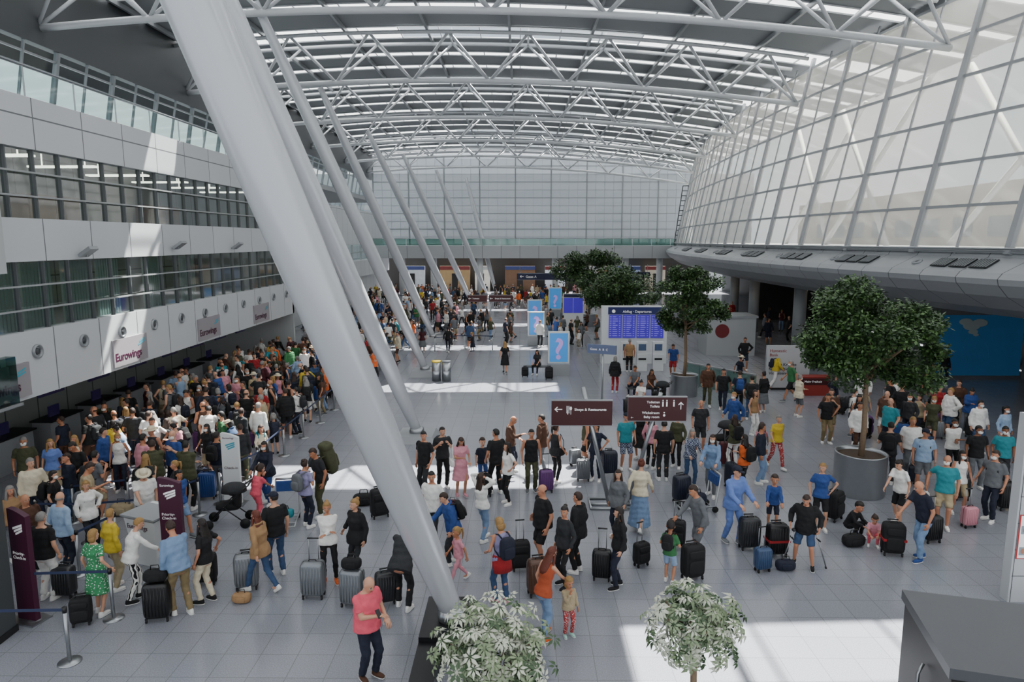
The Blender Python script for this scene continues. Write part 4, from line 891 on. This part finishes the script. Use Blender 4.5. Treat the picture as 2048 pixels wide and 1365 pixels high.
p=G(1412,712); o=thing('shop_pavilion','pale shop pavilion with small red emblem behind the trees','shop',(p.x,p.y,0)); MB().box((0,0,0),(2.9,2,2.3)).build('wall',mat('pavilion','#a0a3a4',.5),o); MB().box((-.1,-.1,2.3),(3.0,2.1,2.42)).build('roof_edge',GREYM,o); MB().tube((.9,-.03,1.5),(.9,0,1.5),.42,n=24).build('emblem',mat('emblem_red','#6c1a20',.5),o)
a=G(1372,770); b=G(1510,800); n=5
for i in range(n):
    p=a.lerp(b,i/n); q=a.lerp(b,(i+1)/n)-p; o=thing('glass_railing_panel','greenish glass stair railing panel between second tree and bank board','railing',tuple(p),0,'stair railing'); w=MB(); w.beam(V((0,0,.55)),q+V((0,0,.55)),.02,1.0); w.build('glass_panel',glassmat('rail_green','#bcd8d0',.1),o); MB().tube((0,0,1.1),q+V((0,0,1.1)),.03).build('handrail',STEEL,o); MB().tube((0,0,0),(0,0,1.1),.025).build('post',STEEL,o)
# left signage
PLG=mat('sign_plumgrey','#8f8a8e',.5); TEAL=mat('logo_teal','#3a9ab0',.5)
for i,y in enumerate((15,20.5,26.1,31.7)):
    o=thing('airline_sign',['nearest','large','middle','farthest'][i]+' grey airline sign panel on the left fascia','sign',(XL,y,3.0)); MB().box((0,0,0),(.06,1.9,.85)).build('sign_panel',PLG,o); text('Eurowings',.35,mat('txt_plum','#3f0c2c',.5),o,(.065,.06,.18),(pi/2,0,pi/2),bold=.008)
    mb=MB(); [mb.add([(.066,1.35+k*.08,.5+k*.09),(.066,1.75,.6+k*.09),(.066,1.75,.65+k*.09),(.066,1.35+k*.08,.55+k*.09)],[(0,1,2,3)]) for k in range(2)]; mb.build('logo_stripes',TEAL,o)
PS_=mat('purple_scr','#1c1438',.4,emis=.25)
for i in range(9):
    y=14.4+i*2.3; o=thing('counter_screen','purple check-in counter screen hanging below the left fascia','screen',(XL-1.3,y,2.4),0,'purple counter screens'); MB().box((-.06,0,0),(0,1.1,.35)).build('screen',PS_,o); MB().box((-.05,.3,.35),(-.02,.34,.6)).box((-.05,.86,.35),(-.02,.9,.6)).build('hanger',STEEL,o); text(str(164-i),.22,SW,o,(.005,.6,.08),(pi/2,0,pi/2))
    o=thing('check_in_counter','white check-in counter along the left wall','counter',(XL-3,y,0),0,'check-in counters'); MB().box((-.3,0,0),(.3,1.5,1.05)).build('desk',GREYM,o); MB().box((-.35,-.05,1.05),(.4,1.55,1.1)).build('counter_top',DARK,o); MB().box((-.1,.5,1.1),(-.05,1,1.45)).build('monitor',PS_,o)
for u,v in ((165,512),(352,497),(470,497)):
    y=12.4*F/(1040-u); o=thing('wall_floodlight','small grey floodlight on the left middle band','lamp',(XL,y,AT(u,v,y).z),0,'left wall floodlights'); MB().box((.1,-.2,-.12),(.5,.2,-.02),mt=M.Rotation(R(-35),4,'Y')).build('lamp_head',FRM,o); MB().tube((0,0,0),(.25,0,0),.03).build('arm',FRM,o)
def totem(u,v0,v1,w,m1,lab,txts,rz=0,dark=False):
    p=G(u,v1); tz=AT(u,v0,p.y).z; o=thing('check_in_totem',lab,'sign',(p.x,p.y,0),R(rz))
    pts_=[(-w/2,.03),(w/2,.03),(w/2,tz-.12)]+[(w/2-w*i/8,tz-.12+.12*math.sin(pi*i/16)) for i in range(1,9)]
    mb=MB(); k=len(pts_); mb.add([(x,-.05,z) for x,z in pts_]+[(x,.05,z) for x,z in pts_],[tuple(range(k)),tuple(range(k,2*k))[::-1]]+[(i,i+k,(i+1)%k+k,(i+1)%k) for i in range(k)]); mb.build('panel',m1,o); MB().box((-w/2-.1,-.2,0),(w/2+.1,.2,.03)).build('base',STEEL,o)
    for s_,sz,z,mm in txts: text(s_,sz,mm,o,(-w/2+.05,-.055,tz*z))
    mb=MB(); [mb.add([(-w*.25+i*.03,-.055,tz*.82-i*.05),(w*.3,-.055,tz*.86-i*.05),(w*.3,-.055,tz*.88-i*.05),(-w*.25+i*.03,-.055,tz*.84-i*.05)],[(0,1,2,3)]) for i in range(3)]; mb.build('logo_stripes',SW if dark else TEAL,o)
TP=mat('txt_plum','#3f0c2c',.5); PLT=mat('plum_totem','#42122e',.5)
totem(468,866,1008,.45,WHITEM,'white check-in totem with rounded top',[('Check-in',.1,.5,TP),('Eurowings',.07,.92,TP)])
totem(352,955,1140,.46,PLT,'tall plum priority check-in totem by the white desk',[('Priority-\nCheck-in',.082,.6,SW),('Eurowings',.07,.91,SW)],0,True)
totem(60,1018,1240,.42,PLT,'plum totem at the left edge seen at an angle',[('Priority-\nCheck-in',.082,.6,SW)],-16,True)
p=G(318,1120); o=thing('priority_desk','slanted white airline desk beside the plum totem','desk',(p.x,p.y,0),R(-20)); MB().loft([[(-.3,-.3,0),(.3,-.3,0),(.3,.3,0),(-.3,.3,0)],[(-.45,-.4,1.05),(.4,-.4,1.05),(.4,.35,1.15),(-.45,.35,1.15)]]).build('body',WHITEM,o); MB().box((-.5,-.45,1.1),(.45,.4,1.14)).build('desk_top',GREYM,o); text('Eurowings',.14,TP,o,(-.38,-.4,.85),(R(86),0,0))
# queue posts + belts
def qpost(p):
    o=thing('queue_post','steel queue barrier post with round base in the check-in area','barrier post',(p.x,p.y,0),0,'queue barrier posts')
    MB().loft([[(r*math.cos(2*pi*i/16),r*math.sin(2*pi*i/16),z) for i in range(16)] for r,z in ((.18,0),(.18,.015),(.06,.04))]).build('base',STEEL,o,True); MB().tube((0,0,.03),(0,0,.93),.032,n=10).build('post',STEEL,o,True); MB().tube((0,0,.88),(0,0,.98),.036,n=10).build('belt_cassette',DARK,o,True)
BELT=mat('belt_blue','#26304f',.7)
def qline(ps):
    for p in ps: qpost(p)
    for a,b in zip(ps,ps[1:]):
        d=(b-a); 
        if d.length<.3: continue
        tag(MB().beam(a+V((0,0,.925)),b+V((0,0,.925)),.008,.05).build('queue_belt',BELT),'dark blue retractable belt stretched between two queue posts','barrier belt','queue belts')
qline([G(-160,1330),G(140,1325)]); qline([G(70,1243),G(228,1238)]); qline([G(60,1150),G(160,1150),G(235,1110)]); qline([G(80,1085),G(180,1085),G(290,1075),G(400,1030)])
for x in (-7.6,-9.3,-11):
    qline([V((x,y,0)) for y in (19.2,21.2,23.2,25.2,27.2,29.2,31.2,33.2,35.2)])
qline([G(442,1008),G(535,960),V((-7.6,19.0,0))]); qline([G(870,705),G(930,700),G(985,702)]); qline([G(150,1045),G(260,1030)])
# stroller, trolley, crutches, bins
def stroller(p,rz,lab):
    o=thing('stroller',lab,'stroller',(p.x,p.y,0),R(rz)); f=MB()
    for y in (-.25,.25): f.path([(-.45,y,.12),(-.1,y,.5),(.35,y,.95),(.5,y,1.05)],.016,6); f.tube((.4,y,.12),(-.1,y,.55),.016)
    f.tube((.5,-.25,1.05),(.5,.25,1.05),.02); f.build('frame',DARK,o,True)
    for x in (-.45,.4):
        for y in (-.27,.27): MB().tube((x,y-.025,.12),(x,y+.025,.12),.12,n=16).build('wheel',RUB,o,True)
    MB().ell((-.02,0,.5),(.3,.2,.1),12,8,.6).ell((.18,0,.68),(.09,.2,.25),12,8,.6).build('seat',cl('black'),o,True)
    MB().ell((.12,0,.85),(.3,.23,.22),14,10,.8,fn=lambda q:1 if q.z>-.05 else .5).build('canopy',cl('charcoal'),o,True)
stroller(G(462,1050),10,'black stroller pushed by child in coral clothes'); stroller(G(1318,812),-20,'black stroller parked by seated people'); stroller(G(1445,905),20,'dark stroller right of luggage trolley')
def trolley(p,rz,lab):
    o=thing('luggage_trolley',lab,'trolley',(p.x,p.y,0),R(rz)); f=MB()
    for y in (-.28,.28): f.path([(-.5,y,.14),(.4,y,.18),(.5,y,1.0)],.02,6); 
    f.tube((.5,-.28,1.0),(.5,.28,1.0),.028); f.tube((-.5,-.28,.14),(-.5,.28,.14),.02)
    for x in (-.3,-.1,.1,.3): f.tube((x,-.28,.16),(x,.28,.16),.012,n=5)
    f.build('frame',STEEL,o,True); MB().box((.42,-.26,.7),(.5,.26,.95)).build('handle_panel',cl('blue'),o)
    for x,y in ((-.42,0),(.4,-.26),(.4,.26)): MB().tube((x,y-.02,.08),(x,y+.02,.08),.08,n=12).build('wheel',RUB,o,True)
p=G(572,1050); trolley(p,100,'luggage trolley with blue handle behind the stroller'); duffel(p,.18,'teal','teal bag lying on the luggage trolley',10,.8)
p=G(1392,1020); trolley(p,10,'luggage trolley below person in plaid shirt'); duffel(p,.18,'navy','navy holdall lying on the right luggage trolley',0,1)
for i,(u0,v0,u1,v1,lab) in enumerate(((1588,1060,1562,1133,'left crutch of person in denim shorts'),(1632,1065,1652,1138,'right crutch of person in denim shorts'))):
    b=G(u1,v1); t=AT(u0,v0,b.y-.0); o=thing('crutch',lab,'crutch',tuple(b)); d=t-b; MB().tube((0,0,.02),d,.013).build('shaft',STEEL,o,True); MB().tube(d*.8+V((0,-.1,0)),d*.8+V((0,.05,0)),.018).build('grip',DARK,o,True); MB().tube((0,0,0),d*.05,.02).build('rubber_tip',RUB,o,True); MB().ell(d,(.05,.05,.04),10,6).build('arm_cuff',DARK,o,True)
for i,(u,c) in enumerate(((873,'yellow'),(893,'grey'))):
    p=G(u,762); o=thing('waste_bin','round steel waste bin with %s lid beside a column base'%c,'bin',(p.x,p.y,0)); MB().tube((0,0,0),(0,0,.95),.22,n=18).build('body',STEEL,o,True); MB().tube((0,0,.95),(0,0,1.02),.23,n=18).build('lid',cl(c),o,True)
for u,v,lab in ((1285,795,'grey bench with seated people under the departure board'),(1282,822,'small grey bench before the departure kiosks'),(1075,749,'grey bench at the foot of the blue display')):
    p=G(u,v); o=thing('bench',lab,'bench',(p.x,p.y+.12,0)); MB().box((-.7,-.22,.37),(.7,.25,.42)).build('seat',GREYD,o); [MB().box((x-.03,-.2,0),(x+.03,.2,.37)).build('leg',STEEL,o) for x in (-.55,.55)]
# ladder
o=thing('wall_ladder','grey maintenance ladder at the far right corner of the glass','ladder'); mb=MB(); a0,a1,b0,b1=AT(1348,490,80),AT(1366,372,80),AT(1360,490,80),AT(1378,372,80); mb.tube(a0,a1,.06); mb.tube(b0,b1,.06); mb.build('side_rails',DKD,o); mb=MB(); [mb.tube(a0.lerp(a1,i/12),b0.lerp(b1,i/12),.05) for i in range(13)]; mb.build('rungs',DKD,o)
# ---------------- trees
LEAF=mat('leaf_dark','#28411f',.45,noise=.4,scale=2); LEAF2=mat('leaf_mid','#486634',.45,noise=.3,scale=2); BARK=mat('bark','#7a6650',.8,noise=.3,bump=.5,scale=30)
def tree(pos,r,zc,hz,lab,nl,pl=(.64,1.1),ls=.075,label2=''):
    o=thing('indoor_tree',lab,'tree',(pos.x,pos.y,pl[1]-.1)); b0=pl[1]-.1
    MB().path([(0,0,0),(.04,.02,(zc-hz-b0)*.5),(-.02,0,zc-hz*.6-b0),(0,0,zc-b0)],[.085,.07,.06,.03],10).build('trunk',BARK,o,True)
    cl_=[]
    for i in range(46):
        a=ru(0,2*pi); q=ru(-.75,.95); rr=math.sqrt(max(.05,1-q*q))*ru(.35,1.0); w_=1.0 if q>-.3 else .85
        cl_.append((V((rr*math.cos(a)*r*w_,rr*math.sin(a)*r*w_,q*hz*.85+ru(-.15,.15))),ru(.15,.28)*r))
    for i in range(12):
        c=cl_[i*3][0]; MB().path([(0,0,zc-hz*.75-b0+i*.05),(c.x*.45,c.y*.45,zc-b0-hz*.3+c.z*.3),(c.x,c.y,zc-b0+c.z)],[.04,.025,.01],6).build('branch',BARK,o,True)
    mb=MB()
    for i in range(nl):
        c,cr=random.choice(cl_); d=V((random.gauss(0,1),random.gauss(0,1),random.gauss(0,1))).normalized()*cr*(ru(.2,1.0)**.6)*1.15; p=c+V((d.x,d.y,d.z*.7))+V((0,0,zc-b0))
        a=V((random.gauss(0,1),random.gauss(0,1),random.gauss(-.3,.7))).normalized(); b=a.cross(V((random.gauss(0,.4),random.gauss(0,.4),1))).normalized(); s_=ls*ru(.7,1.3)
        mb.add([p,p+a*s_*.6+b*s_*.36,p+a*s_*1.3,p+a*s_*.6-b*s_*.36],[(0,1,2,3)],0 if rnd()<.6 else 1)
    mb.build('foliage',[LEAF,LEAF2],o)
    R0=pl[0]; q=thing('tree_planter',label2,'planter',(pos.x,pos.y,0)); n=32
    MB().loft([[(rr*math.cos(2*pi*i/n),rr*math.sin(2*pi*i/n),z) for i in range(n)] for rr,z in ((R0*.97,0),(R0,.04),(R0,pl[1]-.03),(R0*1.02,pl[1]),(R0*.94,pl[1]),(R0*.94,pl[1]-.15))],caps=False).build('pot',STEEL,q,True); MB().tube((0,0,pl[1]-.2),(0,0,pl[1]-.1),R0*.94,n=24).build('soil',mat('soil','#4a3a2c',.9,noise=.4,bump=.8,scale=40),q)
p=G(1716,985); tree(p,2.05,4.25,1.6,'largest bushy indoor tree at right in steel planter',30000,(.66,1.15),.09,'large round steel planter under the largest tree')
p=G(1367,790); tree(p,1.7,4.1,1.75,'bushy indoor tree right of the departure board',18000,(.6,.95),.1,'steel planter of the tree beside the departure board')
p=V((6.2,44,0)); tree(p,2.6,3.8,1.35,'rounded indoor tree above the departure board',14000,(.6,1.0),.14,'steel planter behind the departure board')
p=V((5.6,55,0)); tree(p,2.9,4.6,1.5,'farthest indoor tree behind the rounded tree',11000,(.6,1.0),.17,'steel planter farthest down the hall')
# variegated bushes
VG=mat('leaf_variegated','#7f8f6c',.45,noise=.4,scale=35); VG2=mat('leaf_cream','#c4c8b4',.45,noise=.25,scale=30); VG3=mat('leaf_green','#3a5232',.45,noise=.3,scale=20)
def bush(u,v,Y,r,hz,lab,n):
    c=AT(u,v,Y); o=thing('variegated_umbrella_plant',lab,'plant',(c.x,c.y,.5)); z=c.z-.5
    MB().path([(0,0,0),(.03,.02,z*.5),(0,0,z-hz*.6),(0,0,z)],[.05,.04,.032,.015],8).build('trunk',BARK,o,True)
    for i in range(8): a=i*2.4; MB().path([(0,0,z-hz*.8+i*.05),(r*.4*math.cos(a),r*.4*math.sin(a),z),(r*.7*math.cos(a),r*.7*math.sin(a),z+hz*.3)],[.018,.012,.006],5).build('branch',BARK,o,True)
    mb=MB()
    for i in range(n):
        d=V((random.gauss(0,1),random.gauss(0,1),random.gauss(.1,1))).normalized(); k=ru(.45,1.08); ct=V((d.x*r*k,d.y*r*k,z+d.z*hz*k)); nr=(d+V((0,0,.7))+V((random.gauss(0,.4),random.gauss(0,.4),0))).normalized()
        a=nr.cross(V((0,0,1.01)) if abs(nr.z)<.95 else V((1,0,0))).normalized(); b=nr.cross(a); L0_=ru(.07,.115); m_=random.choice((0,0,1,2,1))
        for j in range(7):
            t=j*2*pi/7+ru(-.1,.1); e=(a*math.cos(t)+b*math.sin(t)); s_=nr.cross(e); tip=ct+e*L0_-nr*L0_*.45
            mb.add([ct+e*.015,ct+e*L0_*.5+s_*L0_*.17-nr*.01,tip,ct+e*L0_*.5-s_*L0_*.17-nr*.01,ct+e*L0_*.55+nr*.006],[(0,1,4),(1,2,4),(2,3,4),(3,0,4)],m_)
    mb.build('foliage',[VG,VG2,VG3],o,True)
    q=thing('plant_pot','round grey pot of the '+lab.replace('variegated umbrella plant ','plant '),'pot',(c.x,c.y,0)); MB().loft([[(rr*math.cos(2*pi*i/24),rr*math.sin(2*pi*i/24),zz) for i in range(24)] for rr,zz in ((.28,0),(.36,.6),(.33,.6),(.32,.5))],caps=False).build('pot_body',GREYD,q,True); MB().tube((0,0,.45),(0,0,.52),.32,n=20).build('soil',mat('soil','#4a3a2c'),q)
bush(985,1310,6.3,.6,.54,'variegated umbrella plant at the foot of the big column',430)
bush(1390,1250,6.5,.49,.42,'variegated umbrella plant right of centre foreground',290)
# foreground right box and white cabinet, left pillar
ztop=2.6; c1=G(1812,1183,ztop); c2=G(2160,1222,ztop); c3=G(1905,1340,ztop); 
o=thing('dark_kiosk','dark grey kiosk roof in the lower right corner','kiosk',(c1.x,c1.y,0)); q1=V((0,0,0)); q2=c2-c1; q3=c3-c1; q2.z=q3.z=0; q4=q2+q3
def up_(p,z): return V((p.x,p.y,z))
MB().loft([[up_(p,0) for p in (q1,q3,q4,q2)],[up_(p,ztop-.12) for p in (q1,q3,q4,q2)]]).build('body',mat('kiosk_dark','#1c1a18',.5,noise=.2,scale=5),o)
e=(q3+q2)*.02; MB().loft([[up_(p,ztop-.12) for p in (q1-e,q3-e*.5,q4+e,q2+e*.5)],[up_(p,ztop) for p in (q1-e,q3-e*.5,q4+e,q2+e*.5)]]).build('roof',mat('kiosk_top','#4a4c50',.4,noise=.06,scale=3),o)
mm=q1.lerp(q3,.55); MB().path([up_(mm,1.6)+V((-.03,0,0)),up_(mm,1.7)+V((-.1,-.03,0)),up_(mm,2.1)+V((-.1,-.03,0)),up_(mm,2.2)+V((-.03,0,0))],.02,6).build('handle',STEEL,o,True)
p=G(2014,1205); tz=AT(2014,830,p.y).z; o=thing('white_notice_cabinet','tall white cabinet with wanted posters at the right edge','cabinet',(p.x,p.y,0)); MB().box((0,0,0),(1.2,.22,tz)).build('body',mat('cabinet_white','#b0b3b5',.45),o)
mb=MB(); [mb.box((.03,-.004,tz*i/7),(1.2,0,tz*i/7+.012)) for i in range(1,7)]; mb.box((.04,-.004,0),(.05,0,tz)).build('panel_joint',GREYD,o)
z0=AT(2015,1118,p.y).z; z1=AT(2015,1030,p.y).z; MB().box((.06,-.012,z0),(.7,0,z1)).build('notice_frame',mat('notice_red','#b03030',.5),o); MB().box((.08,-.016,z0+.02),(.68,-.012,z1-.02)).build('notice_paper',SW,o)
mb=MB()
for i in range(2):
    for j in range(2): mb.box((.1+i*.2,-.02,z0+.08+j*(z1-z0)*.48),(.24+i*.2,-.016,z0+.08+j*(z1-z0)*.48+.16),1); mb.ell((.17+i*.2,-.02,z0+.16+j*(z1-z0)*.48),(.04,.006,.055),10,8)
mb.build('face_photos',[sm(1),mat('photo_bg','#8b98a2',.6)],o)
p=G(18,1275); o=thing('grey_pillar','grey square pillar at the left picture edge','pillar',(p.x,p.y,0)); MB().box((-1.0,-.2,0),(0,.2,AT(30,850,p.y).z)).build('shaft',GREYD,o); MB().box((-1.02,-.22,0),(.02,.22,.12)).build('base_trim',DARK,o)
st(MB().box((XL-.1,11.5,6.1),(XL+.2,16.3,8.0)),'wall_left_near_panel',mat('pale_wall','#b9bbbb'))
o=thing('glass_cabin','green-tinted glass cabin corner under the left fascia','cabin',(XL,14,0)); MB().box((-1,0,2.95),(.25,2.2,4.1)).build('glass_box',glassmat('cabin_glass','#7fa096',.06),o); MB().box((-1,0,2.88),(.3,2.25,2.95)).build('lower_frame',FRM,o)
# text conversion
dg=bpy.context.evaluated_depsgraph_get(); dg.update()
for o in TX:
    me=bpy.data.meshes.new_from_object(o.evaluated_get(dg)); n=bpy.data.objects.new('lettering',me); C.objects.link(n); n.parent=o.parent; n.location=o.location; n.rotation_euler=o.rotation_euler
    bpy.data.objects.remove(o)
# ---------------- light
w=bpy.data.worlds.new('World'); bpy.context.scene.world=w; w.use_nodes=True; nt=w.node_tree; bg=nt.nodes['Background']; bg.inputs[1].default_value=1.7
tc=nt.nodes.new('ShaderNodeTexCoord'); nz=nt.nodes.new('ShaderNodeTexNoise'); nz.inputs['Scale'].default_value=3; nz.inputs['Detail'].default_value=5; rp=nt.nodes.new('ShaderNodeValToRGB')
rp.color_ramp.elements[0].position=.4; rp.color_ramp.elements[0].color=(.66,.75,.86,1); rp.color_ramp.elements[1].position=.6; rp.color_ramp.elements[1].color=(1,1,1,1)
nt.links.new(tc.outputs['Generated'],nz.inputs['Vector']); nt.links.new(nz.outputs['Fac'],rp.inputs[0]); nt.links.new(rp.outputs[0],bg.inputs[0])
sl=bpy.data.lights.new('sun','SUN'); sl.energy=36; sl.angle=.01; sl.color=(1,.96,.9); so=bpy.data.objects.new('sun',sl); C.objects.link(so)
so.rotation_euler=V((-5,-9.5,-18)).to_track_quat('-Z','Y').to_euler()
